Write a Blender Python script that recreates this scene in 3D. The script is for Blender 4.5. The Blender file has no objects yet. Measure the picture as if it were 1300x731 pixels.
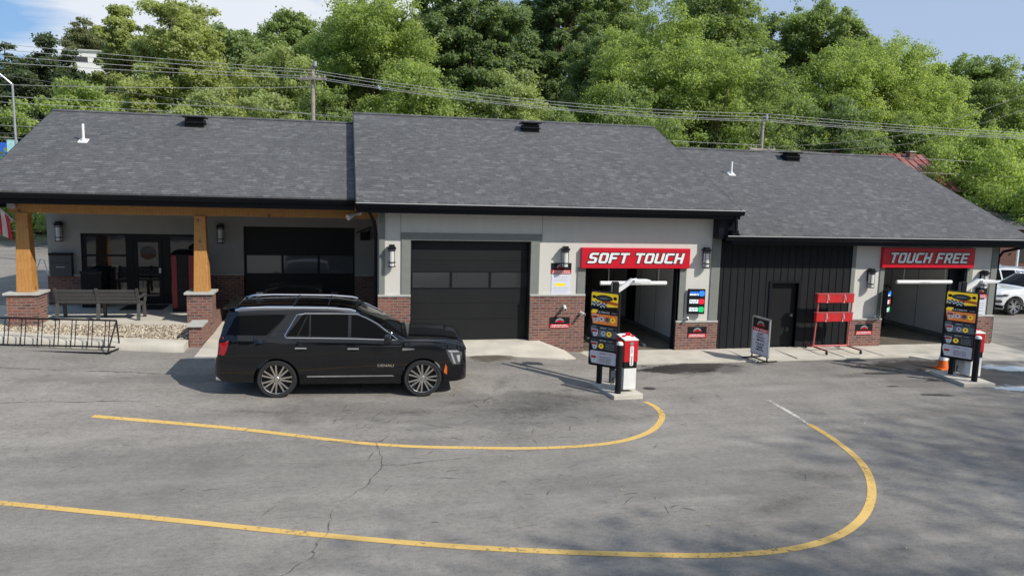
import bpy, math, random
import numpy as np
from mathutils import Vector, Matrix
R=math.radians
C=bpy.data.collections.new('scene'); bpy.context.scene.collection.children.link(C)
sc=bpy.context.scene
random.seed(7)
# ------------------------------------------------------------------ terrain
def lerp(x,xs,ys):
    return float(np.interp(x,xs,ys))
def sstep(a,b,x):
    t=min(max((x-a)/(b-a),0),1); return t*t*(3-2*t)
AX=[-60,-10,-6,-4,0,4,5.6,7]; AZ=[.65,.6,.47,.42,.34,.27,.14,0]
def T(x,y): return lerp(x,AX,AZ)*sstep(12.5,18.7,y)
def hill(x,y):
    h=max(0,min(y,120)-48-27*sstep(-12,-19,x))*.26
    if x>45: h*=max(.25,1-(x-45)/60)
    return h
def G(x,y): return T(x,y)+hill(x,y)
# ------------------------------------------------------------------ materials
def newmat(name):
    m=bpy.data.materials.new(name); m.use_nodes=True; nt=m.node_tree
    b=nt.nodes['Principled BSDF']; return m,nt,b
def N(nt,t,**k):
    n=nt.nodes.new(t)
    for a,v in k.items():
        if a in n.inputs.keys(): n.inputs[a].default_value=v
        else: setattr(n,a,v)
    return n
def L(nt,a,b): nt.links.new(a,b)
def rgb(c): return (c[0],c[1],c[2],1)
def math_(nt,op,a,b=None,clamp=False):
    n=nt.nodes.new('ShaderNodeMath'); n.operation=op; n.use_clamp=clamp
    for i,v in enumerate((a,b)):
        if v is None: continue
        if isinstance(v,(int,float)): n.inputs[i].default_value=v
        else: L(nt,v,n.inputs[i])
    return n.outputs[0]
def mixc(nt,f,a,b,bt='MIX'):
    n=nt.nodes.new('ShaderNodeMix'); n.data_type='RGBA'; n.blend_type=bt; n.clamp_factor=True
    for s,v in ((n.inputs[0],f),(n.inputs[6],a),(n.inputs[7],b)):
        if isinstance(v,(int,float)): s.default_value=v
        elif isinstance(v,tuple): s.default_value=rgb(v)
        else: L(nt,v,s)
    return n.outputs[2]
def pos(nt): return nt.nodes.new('ShaderNodeNewGeometry').outputs['Position']
def scl(nt,v,s):
    m=nt.nodes.new('ShaderNodeMapping'); m.inputs['Scale'].default_value=s; L(nt,v,m.inputs['Vector']); return m.outputs[0]
def noise(nt,v,scale,detail=4,rough=.55,dist=0):
    n=nt.nodes.new('ShaderNodeTexNoise'); n.inputs['Scale'].default_value=scale; n.inputs['Detail'].default_value=detail
    n.inputs['Roughness'].default_value=rough; n.inputs['Distortion'].default_value=dist; L(nt,v,n.inputs['Vector']); return n.outputs[0]
def ramp(nt,f,pts):
    r=nt.nodes.new('ShaderNodeValToRGB'); e=r.color_ramp.elements
    while len(e)<len(pts): e.new(.5)
    for i,(p,c) in enumerate(pts):
        e[i].position=p; e[i].color=rgb(c) if isinstance(c,tuple) else (c,c,c,1)
    L(nt,f,r.inputs[0]); return r.outputs[0]
def bump(nt,b,h,strength=.3,dist=.02):
    n=nt.nodes.new('ShaderNodeBump'); n.inputs['Strength'].default_value=strength; n.inputs['Distance'].default_value=dist
    L(nt,h,n.inputs['Height']); L(nt,n.outputs[0],b.inputs['Normal'])
def simple(name,col,rough=.6,metal=0,var=.12,vs=6,bmp=0,coat=0,spec=.5,emit=0):
    m,nt,b=newmat(name)
    n=noise(nt,pos(nt),vs,5)
    c1=tuple(min(1,x*(1+var)) for x in col); c2=tuple(x*(1-var) for x in col)
    L(nt,mixc(nt,ramp(nt,n,[(.3,0.),(.7,1.)]),c2,c1),b.inputs['Base Color'])
    b.inputs['Roughness'].default_value=rough; b.inputs['Metallic'].default_value=metal
    b.inputs['Coat Weight'].default_value=coat; b.inputs['Coat Roughness'].default_value=.05
    b.inputs['Specular IOR Level'].default_value=spec
    if emit: b.inputs['Emission Color'].default_value=rgb(col); b.inputs['Emission Strength'].default_value=emit
    if bmp: bump(nt,b,noise(nt,pos(nt),vs*12,3),bmp,.01)
    return m
M={}
def S(name,*a,**k): M[name]=simple(name,*a,**k)
S('white_stucco',(.56,.55,.51),.85,var=.05,vs=2,bmp=.25)
S('grey_trim',(.185,.195,.175),.7,var=.06)
S('dark_metal',(.010,.011,.014),.4,var=.1,spec=.2)
S('gutter',(.006,.0065,.010),.35,var=.1,spec=.18)
S('black',(.008,.008,.009),.55,spec=.25)
S('black_rubber',(.018,.018,.018),.8)
S('porch_shade_stucco',(.33,.32,.295),.88,var=.06,vs=2,bmp=.25)  # darker copy of the wall stucco, porch shade put into its colour
S('concrete',(.49,.455,.385),.9,var=.14,vs=1.8,bmp=.3)
S('capstone',(.42,.42,.39),.85,var=.12,vs=5,bmp=.2)
S('white_paint',(.72,.71,.68),.5,var=.05)
S('white_plastic',(.78,.78,.76),.4,var=.04)
S('frosted',(.62,.62,.58),.25,var=.05)
S('red',(.50,.012,.018),.38,var=.08)
S('sign_red',(.55,.006,.02),.3,var=.06)
S('rack_red',(.52,.02,.022),.45,var=.1)
S('pale_red_tube',(.50,.10,.10),.45,var=.1)
S('maroon',(.22,.008,.015),.4)
S('silver',(.55,.55,.56),.28,metal=.9,var=.05)
S('rim_metal',(.64,.63,.61),.25,metal=1,var=.1)
S('lip_highlight',(.50,.50,.50),.3,var=.05)  # pale colour paints a highlight along the gutter lips
S('chrome',(.75,.75,.76),.10,metal=1,var=.02)
S('galvanised',(.38,.39,.40),.45,metal=.6,var=.15)
S('bench_grey',(.060,.060,.061),.6,var=.12,vs=10)
S('yellow',(.80,.54,.02),.45,var=.08,emit=.32)  # added glow brightens the shaded menu boards
S('orange',(.75,.14,.01),.5,var=.1)
S('card_orange_glow',(.60,.17,.03),.4,var=.2,vs=10,emit=.32)  # glow added so the menu card reads bright in shade
S('card_grey',(.15,.157,.175),.4,var=.2)
S('card_dark',(.035,.037,.042),.4,var=.2)
S('card_pale_glow',(.33,.34,.40),.4,var=.1,emit=.25)  # slight added glow lifts the pale menu card out of shade
S('blue',(.03,.12,.55),.4); S('green',(.01,.22,.07),.4)
S('paper',(.62,.63,.70),.6,var=.04)
S('tyre',(.016,.016,.017),.75)
S('bark',(.09,.07,.05),.9,var=.35,vs=8,bmp=.5)
S('pole_wood',(.30,.26,.22),.9,var=.25,vs=3,bmp=.3)
S('wire',(.12,.12,.12),.6); S('wire_pale',(.34,.34,.33),.6)
S('brown_siding',(.10,.042,.03),.8)
S('tail_red',(.30,.004,.008),.12,coat=1)
S('amber',(.65,.12,.01),.3)
S('cloth_red',(.55,.03,.05),.8); S('cloth_white',(.75,.72,.72),.8); S('cloth_blue',(.02,.03,.18),.8)
S('brush_green',(.01,.16,.05),.8); S('brush_blue',(.01,.02,.14),.8)
S('pvc',(.68,.69,.69),.35,var=.06,vs=1)
S('car_white',(.74,.75,.76),.25,coat=1,var=.02); S('car_silver',(.55,.57,.60),.25,coat=1,var=.02)
S('road_red_metal',(.33,.09,.08),.5,var=.3,vs=1.5)
S('hose',(.02,.02,.02),.5)
def stucco():
    m,nt,b=newmat('white_stucco'); p=pos(nt); sx=nt.nodes.new('ShaderNodeSeparateXYZ'); L(nt,p,sx.inputs[0])
    n=noise(nt,p,1.6,6,.6); st=noise(nt,scl(nt,p,(7,7,.5)),1,5,.6)
    c=mixc(nt,n,(.55,.53,.48),(.63,.61,.56)); c=mixc(nt,1.,c,ramp(nt,st,[(.3,.965),(.6,1.0)]),'MULTIPLY')
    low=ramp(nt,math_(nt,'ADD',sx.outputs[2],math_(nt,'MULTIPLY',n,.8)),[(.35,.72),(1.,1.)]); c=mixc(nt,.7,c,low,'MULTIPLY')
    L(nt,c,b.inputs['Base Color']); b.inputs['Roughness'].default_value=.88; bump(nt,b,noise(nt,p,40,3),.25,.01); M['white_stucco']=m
stucco()
def carblack():
    m,nt,b=newmat('car_black')
    b.inputs['Base Color'].default_value=(.004,.0045,.006,1); b.inputs['Roughness'].default_value=.13
    b.inputs['Coat Weight'].default_value=.85; b.inputs['Coat Roughness'].default_value=.03; b.inputs['Specular IOR Level'].default_value=.15
    n=noise(nt,pos(nt),3,3); L(nt,ramp(nt,n,[(.3,.04),(.7,.09)]),b.inputs['Roughness'])
    M['car_black']=m
carblack()
def glass_dark(name,col,rough,spec=.8):
    m,nt,b=newmat(name); b.inputs['Base Color'].default_value=rgb(col); b.inputs['Roughness'].default_value=rough
    b.inputs['Specular IOR Level'].default_value=spec
    bump(nt,b,noise(nt,pos(nt),1.3,2),.04,.05)
    M[name]=m
glass_dark('porch_pane',(.11,.115,.12),.06,1.0)
glass_dark('car_glass',(.002,.0022,.0025),.03,.10)
glass_dark('window_glass',(.012,.014,.015),.03,1.0)
glass_dark('door_pane',(.035,.037,.038),.06,1.0)
glass_dark('dark_lens',(.06,.065,.07),.08,.8)
glass_dark('lamp_lens',(.35,.36,.38),.05,.9)
def led(name,col,st):
    m,nt,b=newmat(name); b.inputs['Base Color'].default_value=rgb(col); b.inputs['Emission Color'].default_value=rgb(col)
    b.inputs['Emission Strength'].default_value=st; M[name]=m
led('led_white',(.8,.9,1),.5); led('led_red',(.7,.01,.03),.45); led('led_green',(.01,.5,.15),.4); led('led_blue',(.02,.2,.9),.6)
# brick
def brick():
    m,nt,b=newmat('brick'); p=pos(nt)
    sx=nt.nodes.new('ShaderNodeSeparateXYZ'); L(nt,p,sx.inputs[0])
    cb=nt.nodes.new('ShaderNodeCombineXYZ'); L(nt,math_(nt,'ADD',sx.outputs[0],sx.outputs[1]),cb.inputs[0]); L(nt,sx.outputs[2],cb.inputs[1])
    br=nt.nodes.new('ShaderNodeTexBrick'); L(nt,cb.outputs[0],br.inputs['Vector'])
    for k,v in (('Scale',1),('Brick Width',.215),('Row Height',.0745),('Mortar Size',.009),('Mortar Smooth',.2),('Bias',0)): br.inputs[k].default_value=v
    br.inputs['Color1'].default_value=rgb((.27,.085,.055)); br.inputs['Color2'].default_value=rgb((.085,.04,.035)); br.inputs['Mortar'].default_value=rgb((.27,.245,.22))
    n=noise(nt,scl(nt,cb.outputs[0],(4.65,13.4,1)),1.0,1)
    c=mixc(nt,ramp(nt,n,[(.35,0.),(.65,.6)]),br.outputs['Color'],(.30,.155,.115),'MIX')
    c=mixc(nt,br.outputs['Fac'],c,(.27,.245,.22))
    c=mixc(nt,.35,c,mixc(nt,noise(nt,p,1.2,4),(.15,.13,.12),(1,1,1)),'MULTIPLY')
    L(nt,c,b.inputs['Base Color']); b.inputs['Roughness'].default_value=.9
    bump(nt,b,math_(nt,'SUBTRACT',1.0,br.outputs['Fac']),.6,.01); M['brick']=m
brick()
# shingles
def shingle():
    m,nt,b=newmat('shingles'); p=pos(nt)
    sx=nt.nodes.new('ShaderNodeSeparateXYZ'); L(nt,p,sx.inputs[0])
    cb=nt.nodes.new('ShaderNodeCombineXYZ'); L(nt,sx.outputs[0],cb.inputs[0]); L(nt,math_(nt,'MULTIPLY',sx.outputs[1],1.085),cb.inputs[1])
    def br(w,off,c1,c2,msz=.0):
        t=nt.nodes.new('ShaderNodeTexBrick'); mp=nt.nodes.new('ShaderNodeMapping'); mp.inputs['Location'].default_value=(off,0,0); L(nt,cb.outputs[0],mp.inputs[0]); L(nt,mp.outputs[0],t.inputs['Vector'])
        t.offset=.37; t.offset_frequency=2
        for k,v in (('Scale',1),('Brick Width',w),('Row Height',.142),('Mortar Size',msz),('Mortar Smooth',.1),('Bias',0)): t.inputs[k].default_value=v
        t.inputs['Color1'].default_value=rgb((c1,)*3); t.inputs['Color2'].default_value=rgb((c2,)*3); t.inputs['Mortar'].default_value=(0,0,0,1); return t
    b1=br(.17,0,0,1); b2=br(.23,.13,0,1)
    v=math_(nt,'MULTIPLY',b1.outputs['Color'],.7); v=math_(nt,'ADD',v,math_(nt,'MULTIPLY',b2.outputs['Color'],.3))
    c=ramp(nt,v,[(.05,(.067,.067,.069)),(.40,(.080,.080,.082)),(.70,(.092,.092,.093)),(.95,(.129,.129,.129))])
    fr=math_(nt,'FRACT',math_(nt,'DIVIDE',math_(nt,'MULTIPLY',sx.outputs[1],1.085),.142))
    edge=ramp(nt,fr,[(0.,.35),(.10,.55),(.16,1.),(1.,1.)])
    c=mixc(nt,1.,c,edge,'MULTIPLY')
    big=noise(nt,p,.35,4); c=mixc(nt,1.,c,ramp(nt,big,[(.3,.92),(.7,1.07)]),'MULTIPLY')
    fine=noise(nt,scl(nt,p,(1,2.2,1)),14,3); c=mixc(nt,.8,c,ramp(nt,fine,[(.3,.62),(.7,1.38)]),'MULTIPLY')
    L(nt,c,b.inputs['Base Color']); b.inputs['Roughness'].default_value=.88
    bump(nt,b,math_(nt,'SUBTRACT',1.0,fr),.5,.012); M['shingles']=m
shingle()
def wood():
    m,nt,b=newmat('cedar'); p=pos(nt)
    v=scl(nt,p,(1,1,1))
    g=noise(nt,scl(nt,p,(3,3,3)),1.5,5,.6,1.5); w=nt.nodes.new('ShaderNodeTexWave'); w.inputs['Scale'].default_value=4; w.inputs['Distortion'].default_value=6; w.inputs['Detail'].default_value=3; w.bands_direction='X'
    L(nt,v,w.inputs['Vector'])
    c=mixc(nt,g,(.36,.15,.035),(.60,.31,.09)); c=mixc(nt,.3,c,mixc(nt,w.outputs[0],(.5,.5,.5),(1,1,1)),'MULTIPLY')
    vo=nt.nodes.new('ShaderNodeTexVoronoi'); vo.inputs['Scale'].default_value=2.6; L(nt,p,vo.inputs['Vector'])
    c=mixc(nt,ramp(nt,vo.outputs['Distance'],[(.07,.85),(.15,0.)]),c,(.13,.045,.015))
    L(nt,c,b.inputs['Base Color']); b.inputs['Roughness'].default_value=.55; M['cedar']=m
wood()
def siding():
    m,nt,b=newmat('black_siding'); p=pos(nt); n=noise(nt,scl(nt,p,(14,14,.8)),1,4)
    L(nt,mixc(nt,n,(.007,.0078,.0095),(.016,.017,.019)),b.inputs['Base Color']); b.inputs['Roughness'].default_value=.7; b.inputs['Specular IOR Level'].default_value=.2
    M['black_siding']=m
    m,nt,b=newmat('garage_metal'); p=pos(nt); n=noise(nt,p,1.2,5)
    L(nt,mixc(nt,n,(.012,.0123,.013),(.019,.0195,.02)),b.inputs['Base Color']); b.inputs['Roughness'].default_value=.5; b.inputs['Specular IOR Level'].default_value=.2
    bump(nt,b,noise(nt,scl(nt,p,(2,2,60)),1,2),.05,.01); M['garage_metal']=m
siding()
def asphalt():
    m,nt,b=newmat('asphalt'); p=pos(nt)
    big=noise(nt,p,.18,5,.6); mid=noise(nt,p,1.1,6,.65); fine=noise(nt,p,45,3,.7); sp=noise(nt,p,160,2)
    c=mixc(nt,ramp(nt,big,[(.35,0.),(.68,1.)]),(.196,.181,.161),(.278,.257,.227))
    c=mixc(nt,1.,c,ramp(nt,mid,[(.25,.80),(.5,1.0),(.75,1.10)]),'MULTIPLY')
    c=mixc(nt,1.,c,ramp(nt,fine,[(.25,.70),(.5,1.0),(.78,1.22)]),'MULTIPLY')
    md=noise(nt,scl(nt,p,(1,1.5,1)),9,5,.75); c=mixc(nt,1.,c,ramp(nt,md,[(.28,.70),(.5,1.0),(.74,1.20)]),'MULTIPLY')
    sk=noise(nt,scl(nt,p,(3,3,3)),7,3,.8); c=mixc(nt,1.,c,ramp(nt,sk,[(.27,.40),(.37,1.)]),'MULTIPLY')
    c=mixc(nt,1.,c,ramp(nt,sp,[(.3,.72),(.7,1.25)]),'MULTIPLY')
    # scuffs: thin dark strokes in several directions
    for ang,s,seed in ((12,(.35,9,1),0.),(-22,(.5,11,1),7.3),(70,(.6,12,1),3.1),(-65,(.5,10,1),11.)):
        mp=nt.nodes.new('ShaderNodeMapping'); mp.inputs['Rotation'].default_value=(0,0,R(ang)); mp.inputs['Location'].default_value=(seed,seed*1.7,0); L(nt,p,mp.inputs[0])
        f=noise(nt,scl(nt,mp.outputs[0],s),1.0,6,.7,.3); mask=noise(nt,mp.outputs[0],.45,3,.6)
        f=math_(nt,'MULTIPLY',ramp(nt,f,[(.60,0.),(.72,1.)]),ramp(nt,mask,[(.50,0.),(.62,.55)]))
        c=mixc(nt,f,c,(.14,.135,.13))
    # dark worn area where cars turn in
    sx=nt.nodes.new('ShaderNodeSeparateXYZ'); L(nt,p,sx.inputs[0])
    def blob(cx,cy,rx,ry,lo=.5):
        a=math_(nt,'DIVIDE',math_(nt,'SUBTRACT',sx.outputs[0],cx),rx); d=math_(nt,'DIVIDE',math_(nt,'SUBTRACT',sx.outputs[1],cy),ry)
        r=math_(nt,'ADD',math_(nt,'MULTIPLY',a,a),math_(nt,'MULTIPLY',d,d))
        r=math_(nt,'ADD',r,math_(nt,'MULTIPLY',math_(nt,'SUBTRACT',mid,.5),2.2))
        return ramp(nt,r,[(lo,1.),(1.,0.)])
    for args,k in (((2.6,14.7,4.6,1.2),.38),((8.,11.,6.,1.2),.14),((-2,13.,5,.5),.15),((15.,11,5.,4.),.22),((9.1,17.9,1.6,.7),.75),((15.5,18.6,3.0,1.2),.6),((16.5,16.,4,2.2),.35),((13.8,16.7,1.6,.35),.6),((6.9,17.4,1.0,.4),.3),((-3.5,17.,3.5,.35),.3)):
        c=mixc(nt,math_(nt,'MULTIPLY',blob(*args),k),c,(.085,.08,.078))
    pale=noise(nt,scl(nt,p,(.5,1.4,1)),.8,5,.6); c=mixc(nt,ramp(nt,pale,[(.52,0.),(.75,.4)]),c,(.335,.312,.280))
    lane=noise(nt,scl(nt,p,(.22,1.6,1)),1.0,5,.6); c=mixc(nt,1.,c,ramp(nt,lane,[(.3,.84),(.55,1.02),(.8,1.08)]),'MULTIPLY')
    L(nt,c,b.inputs['Base Color']); b.inputs['Roughness'].default_value=.9; b.inputs['Specular IOR Level'].default_value=.3
    bump(nt,b,math_(nt,'ADD',fine,sp),.35,.006); M['asphalt']=m
asphalt()
def alpha_paint(name,col,lo,hi,scale,rough=.7,col2=None,spec=.5,obj=False):
    m,nt,b=newmat(name); p=pos(nt)
    n=noise(nt,p,scale,6,.7); n2=noise(nt,p,.8,3)
    v=math_(nt,'ADD',math_(nt,'MULTIPLY',n,.7),math_(nt,'MULTIPLY',n2,.3))
    L(nt,ramp(nt,v,[(lo,0.),(hi,1.)]),b.inputs['Alpha'])
    L(nt,mixc(nt,n2,col,col2 or col),b.inputs['Base Color']); b.inputs['Roughness'].default_value=rough; b.inputs['Specular IOR Level'].default_value=spec
    M[name]=m
alpha_paint('yellow_paint',(.54,.34,.085),.36,.45,13,.8,(.68,.46,.15))
alpha_paint('worn_white_paint',(.55,.52,.45),.40,.52,14,.75)
alpha_paint('crack_dark',(.09,.086,.082),.40,.56,9,.9)
alpha_paint('scuff_dark',(.105,.098,.09),.38,.60,9,.9)
def patch(name,col,rough,k,spec=.5,lo=.35,hi=.55,ns=2.2):
    # irregular stain fading out towards the edge of its mesh (vertex attribute 'fade')
    m,nt,b=newmat(name); p=pos(nt); a=nt.nodes.new('ShaderNodeAttribute'); a.attribute_name='fade'
    n=noise(nt,p,ns,6,.72)
    v=math_(nt,'ADD',a.outputs['Fac'],math_(nt,'MULTIPLY',math_(nt,'SUBTRACT',n,.5),1.6))
    L(nt,math_(nt,'MULTIPLY',ramp(nt,v,[(lo,0.),(hi,1.)]),k),b.inputs['Alpha']); b.inputs['Base Color'].default_value=rgb(col); b.inputs['Roughness'].default_value=rough; b.inputs['Specular IOR Level'].default_value=spec
    M[name]=m
patch('oil_stain',(.052,.048,.045),.45,.72); patch('tyre_stain',(.09,.084,.077),.85,.26,.5,.30,1.25,7); patch('puddle',(.44,.50,.60),.25,.95,.6); patch('damp',(.085,.068,.045),.3,.8); patch('dirt_stain',(.12,.09,.06),.8,.55)  # puddle: pale blue base paints in the reflected sky
def grass():
    m,nt,b=newmat('grass'); p=pos(nt); n=noise(nt,p,.7,6); L(nt,mixc(nt,n,(.13,.22,.045),(.22,.33,.08)),b.inputs['Base Color']); b.inputs['Roughness'].default_value=.9; bump(nt,b,noise(nt,p,12,3),.8,.05); M['grass']=m
    m,nt,b=newmat('forest_floor'); p=pos(nt); n=noise(nt,p,.5,6); L(nt,mixc(nt,n,(.04,.06,.02),(.10,.15,.05)),b.inputs['Base Color']); b.inputs['Roughness'].default_value=.95; bump(nt,b,noise(nt,p,2,5),1.,.4); M['forest_floor']=m
grass()
def gravel():
    m,nt,b=newmat('gravel'); p=pos(nt)
    vo=nt.nodes.new('ShaderNodeTexVoronoi'); vo.inputs['Scale'].default_value=20; L(nt,p,vo.inputs['Vector'])
    n=noise(nt,vo.outputs['Position'],9,1); c=ramp(nt,vo.outputs['Color'],[(.15,(.30,.24,.17)),(.45,(.50,.42,.31)),(.8,(.68,.61,.49))])
    c=mixc(nt,ramp(nt,vo.outputs['Distance'],[(.42,0.),(.75,1.)]),c,(.14,.11,.08))
    L(nt,c,b.inputs['Base Color']); b.inputs['Roughness'].default_value=.85; bump(nt,b,math_(nt,'SUBTRACT',1.,vo.outputs['Distance']),1.,.03); M['gravel']=m
gravel()
def metalroof():
    m,nt,b=newmat('red_metal_roof'); p=pos(nt); n=noise(nt,scl(nt,p,(.6,.25,1)),1,5)
    L(nt,ramp(nt,n,[(.35,(.20,.035,.035)),(.55,(.25,.12,.10)),(.7,(.30,.23,.19))]),b.inputs['Base Color']); b.inputs['Roughness'].default_value=.6; M['red_metal_roof']=m
metalroof()
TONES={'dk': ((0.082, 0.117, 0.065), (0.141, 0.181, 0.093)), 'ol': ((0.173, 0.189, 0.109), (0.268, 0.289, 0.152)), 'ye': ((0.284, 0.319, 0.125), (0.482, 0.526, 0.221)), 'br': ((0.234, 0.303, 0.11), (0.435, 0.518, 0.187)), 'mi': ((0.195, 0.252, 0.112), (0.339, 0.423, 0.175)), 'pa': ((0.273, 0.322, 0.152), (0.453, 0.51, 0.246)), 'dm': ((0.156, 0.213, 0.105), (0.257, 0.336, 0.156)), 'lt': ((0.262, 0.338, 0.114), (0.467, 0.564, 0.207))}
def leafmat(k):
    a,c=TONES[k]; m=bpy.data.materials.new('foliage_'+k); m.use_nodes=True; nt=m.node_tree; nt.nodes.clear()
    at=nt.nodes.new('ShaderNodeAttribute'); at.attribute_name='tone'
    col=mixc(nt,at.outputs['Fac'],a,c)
    d=nt.nodes.new('ShaderNodeBsdfDiffuse'); t=nt.nodes.new('ShaderNodeBsdfTranslucent'); g=nt.nodes.new('ShaderNodeBsdfGlossy'); g.inputs['Roughness'].default_value=.45
    L(nt,col,d.inputs['Color']); tc=mixc(nt,1.,col,(1.2,1.25,.6),'MULTIPLY'); L(nt,tc,t.inputs['Color'])
    x=nt.nodes.new('ShaderNodeMixShader'); x.inputs[0].default_value=.58; L(nt,d.outputs[0],x.inputs[1]); L(nt,t.outputs[0],x.inputs[2])
    y=nt.nodes.new('ShaderNodeMixShader'); y.inputs[0].default_value=.015; L(nt,x.outputs[0],y.inputs[1]); L(nt,g.outputs[0],y.inputs[2])
    o=nt.nodes.new('ShaderNodeOutputMaterial'); L(nt,y.outputs[0],o.inputs[0]); return m
LM={k:leafmat(k) for k in TONES}
# ------------------------------------------------------------------ mesh helpers
class MB:
    def __init__(s): s.v=[]; s.f=[]
    def add(s,vs,fs):
        n=len(s.v); s.v+= [tuple(v) for v in vs]; s.f+=[tuple(i+n for i in f) for f in fs]; return s
    def box(s,x0,x1,y0,y1,z0,z1):
        return s.add([(x0,y0,z0),(x1,y0,z0),(x1,y1,z0),(x0,y1,z0),(x0,y0,z1),(x1,y0,z1),(x1,y1,z1),(x0,y1,z1)],
          [(0,3,2,1),(4,5,6,7),(0,1,5,4),(1,2,6,5),(2,3,7,6),(3,0,4,7)])
    def hexa(s,p): # 8 points: bottom 4 ccw, top 4
        return s.add(p,[(0,3,2,1),(4,5,6,7),(0,1,5,4),(1,2,6,5),(2,3,7,6),(3,0,4,7)])
    def prism(s,poly,y0,y1): # poly in (x,z) facing -Y at y0
        n=len(poly); vs=[(x,y0,z) for x,z in poly]+[(x,y1,z) for x,z in poly]
        return s.add(vs,[tuple(range(n)),tuple(range(2*n-1,n-1,-1))]+[(i,i+n,(i+1)%n+n,(i+1)%n) for i in range(n)])
    def flat(s,poly,z): return s.add([(x,y,z) for x,y in poly],[tuple(range(len(poly)))])
    def bar(s,a,b,w,h=None,up=(0,0,1)):
        h=h or w; a=Vector(a); b=Vector(b); d=(b-a).normalized(); u=Vector(up)
        if abs(d.dot(u))>.98: u=Vector((0,1,0))
        r=d.cross(u).normalized(); u=r.cross(d); P=[]
        for q in (a,b):
            for sx,sz in ((-1,-1),(1,-1),(1,1),(-1,1)): P.append(q+r*sx*w/2+u*sz*h/2)
        return s.hexa(P)
    def tube(s,path,r,seg=10,caps=True):
        path=[Vector(p) for p in path]; rs=r if isinstance(r,(list,tuple)) else [r]*len(path); rings=[]
        prev=None
        for i,p in enumerate(path):
            d=(path[min(i+1,len(path)-1)]-path[max(i-1,0)]).normalized()
            if prev is None:
                u=Vector((0,0,1)) if abs(d.z)<.9 else Vector((1,0,0)); a=d.cross(u).normalized()
            else: a=(prev-d*prev.dot(d)).normalized()
            prev=a; b=d.cross(a)
            rings.append([p+(a*math.cos(2*math.pi*k/seg)+b*math.sin(2*math.pi*k/seg))*rs[i] for k in range(seg)])
        vs=[v for g in rings for v in g]; fs=[]
        for i in range(len(rings)-1):
            for k in range(seg): fs.append((i*seg+k,i*seg+(k+1)%seg,(i+1)*seg+(k+1)%seg,(i+1)*seg+k))
        if caps: fs+=[tuple(range(seg-1,-1,-1)),tuple(range((len(rings)-1)*seg,len(rings)*seg))]
        return s.add(vs,fs)
    def lathe(s,prof,c=(0,0,0),axis='z',seg=32): # prof (r,h)
        vs=[];n=len(prof)
        for k in range(seg):
            a=2*math.pi*k/seg; ca,sa=math.cos(a),math.sin(a)
            for r,h in prof:
                v=(r*ca,r*sa,h) if axis=='z' else ((r*ca,h,r*sa) if axis=='y' else (h,r*ca,r*sa))
                vs.append((c[0]+v[0],c[1]+v[1],c[2]+v[2]))
        fs=[(k*n+i,((k+1)%seg)*n+i,((k+1)%seg)*n+i+1,k*n+i+1) for k in range(seg) for i in range(n-1)]
        return s.add(vs,fs)
    def build(s,name,mat,parent=None,smooth=False,bevel=0,loc=None,rotz=0):
        me=bpy.data.meshes.new(name); me.from_pydata(s.v,[],s.f); me.update()
        if mat: me.materials.append(M[mat] if isinstance(mat,str) else mat)
        o=bpy.data.objects.new(name,me); C.objects.link(o)
        if parent: o.parent=parent
        if smooth:
            for p in me.polygons: p.use_smooth=True
            try: me.set_sharp_from_angle(angle=R(smooth if smooth is not True else 40))
            except Exception: pass
        if bevel:
            b=o.modifiers.new('bevel','BEVEL'); b.width=bevel; b.segments=2; b.limit_method='ANGLE'
        if loc: o.location=loc
        if rotz: o.rotation_euler=(0,0,rotz)
        return o
def tag(o,label=None,cat=None,group=None,kind=None):
    if label: o['label']=label
    if cat: o['category']=cat
    if group: o['group']=group
    if kind: o['kind']=kind
    return o
def empty(name,label,cat,loc=(0,0,0),rotz=0,group=None):
    o=bpy.data.objects.new(name,None); C.objects.link(o); o.location=loc; o.rotation_euler=(0,0,rotz); o.empty_display_size=.2
    return tag(o,label,cat,group)
KIDS={}
def copy_tree(o,parent=None):
    c=o.copy(); C.objects.link(c)
    if parent: c.parent=parent
    for ch in [x for x in C.objects if x.parent==o]: copy_tree(ch,c)
    return c
def structure(o,label=None): o['kind']='structure'; return o
def fade_patch(name,mat,cx,cy,rx,ry,rot=0,dz=.008,n=28):
    vs=[];fs=[];fd=[]
    ca,sa=math.cos(rot),math.sin(rot); rings=5
    vs.append((cx,cy,T(cx,cy)+dz)); fd.append(1.)
    for r in range(1,rings+1):
        for k in range(n):
            a=2*math.pi*k/n; u=rx*r/rings*math.cos(a); w=ry*r/rings*math.sin(a)
            x=cx+u*ca-w*sa; y=cy+u*sa+w*ca; vs.append((x,y,T(x,y)+dz)); fd.append(1-r/rings)
    for k in range(n): fs.append((0,1+k,1+(k+1)%n))
    for r in range(rings-1):
        for k in range(n):
            a=1+r*n+k; b=1+r*n+(k+1)%n; fs.append((a,a+n,b+n,b))
    mb=MB().add(vs,fs); o=mb.build(name,mat); at=o.data.attributes.new('fade','FLOAT','POINT'); at.data.foreach_set('value',fd); o['kind']='structure'; return o
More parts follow.
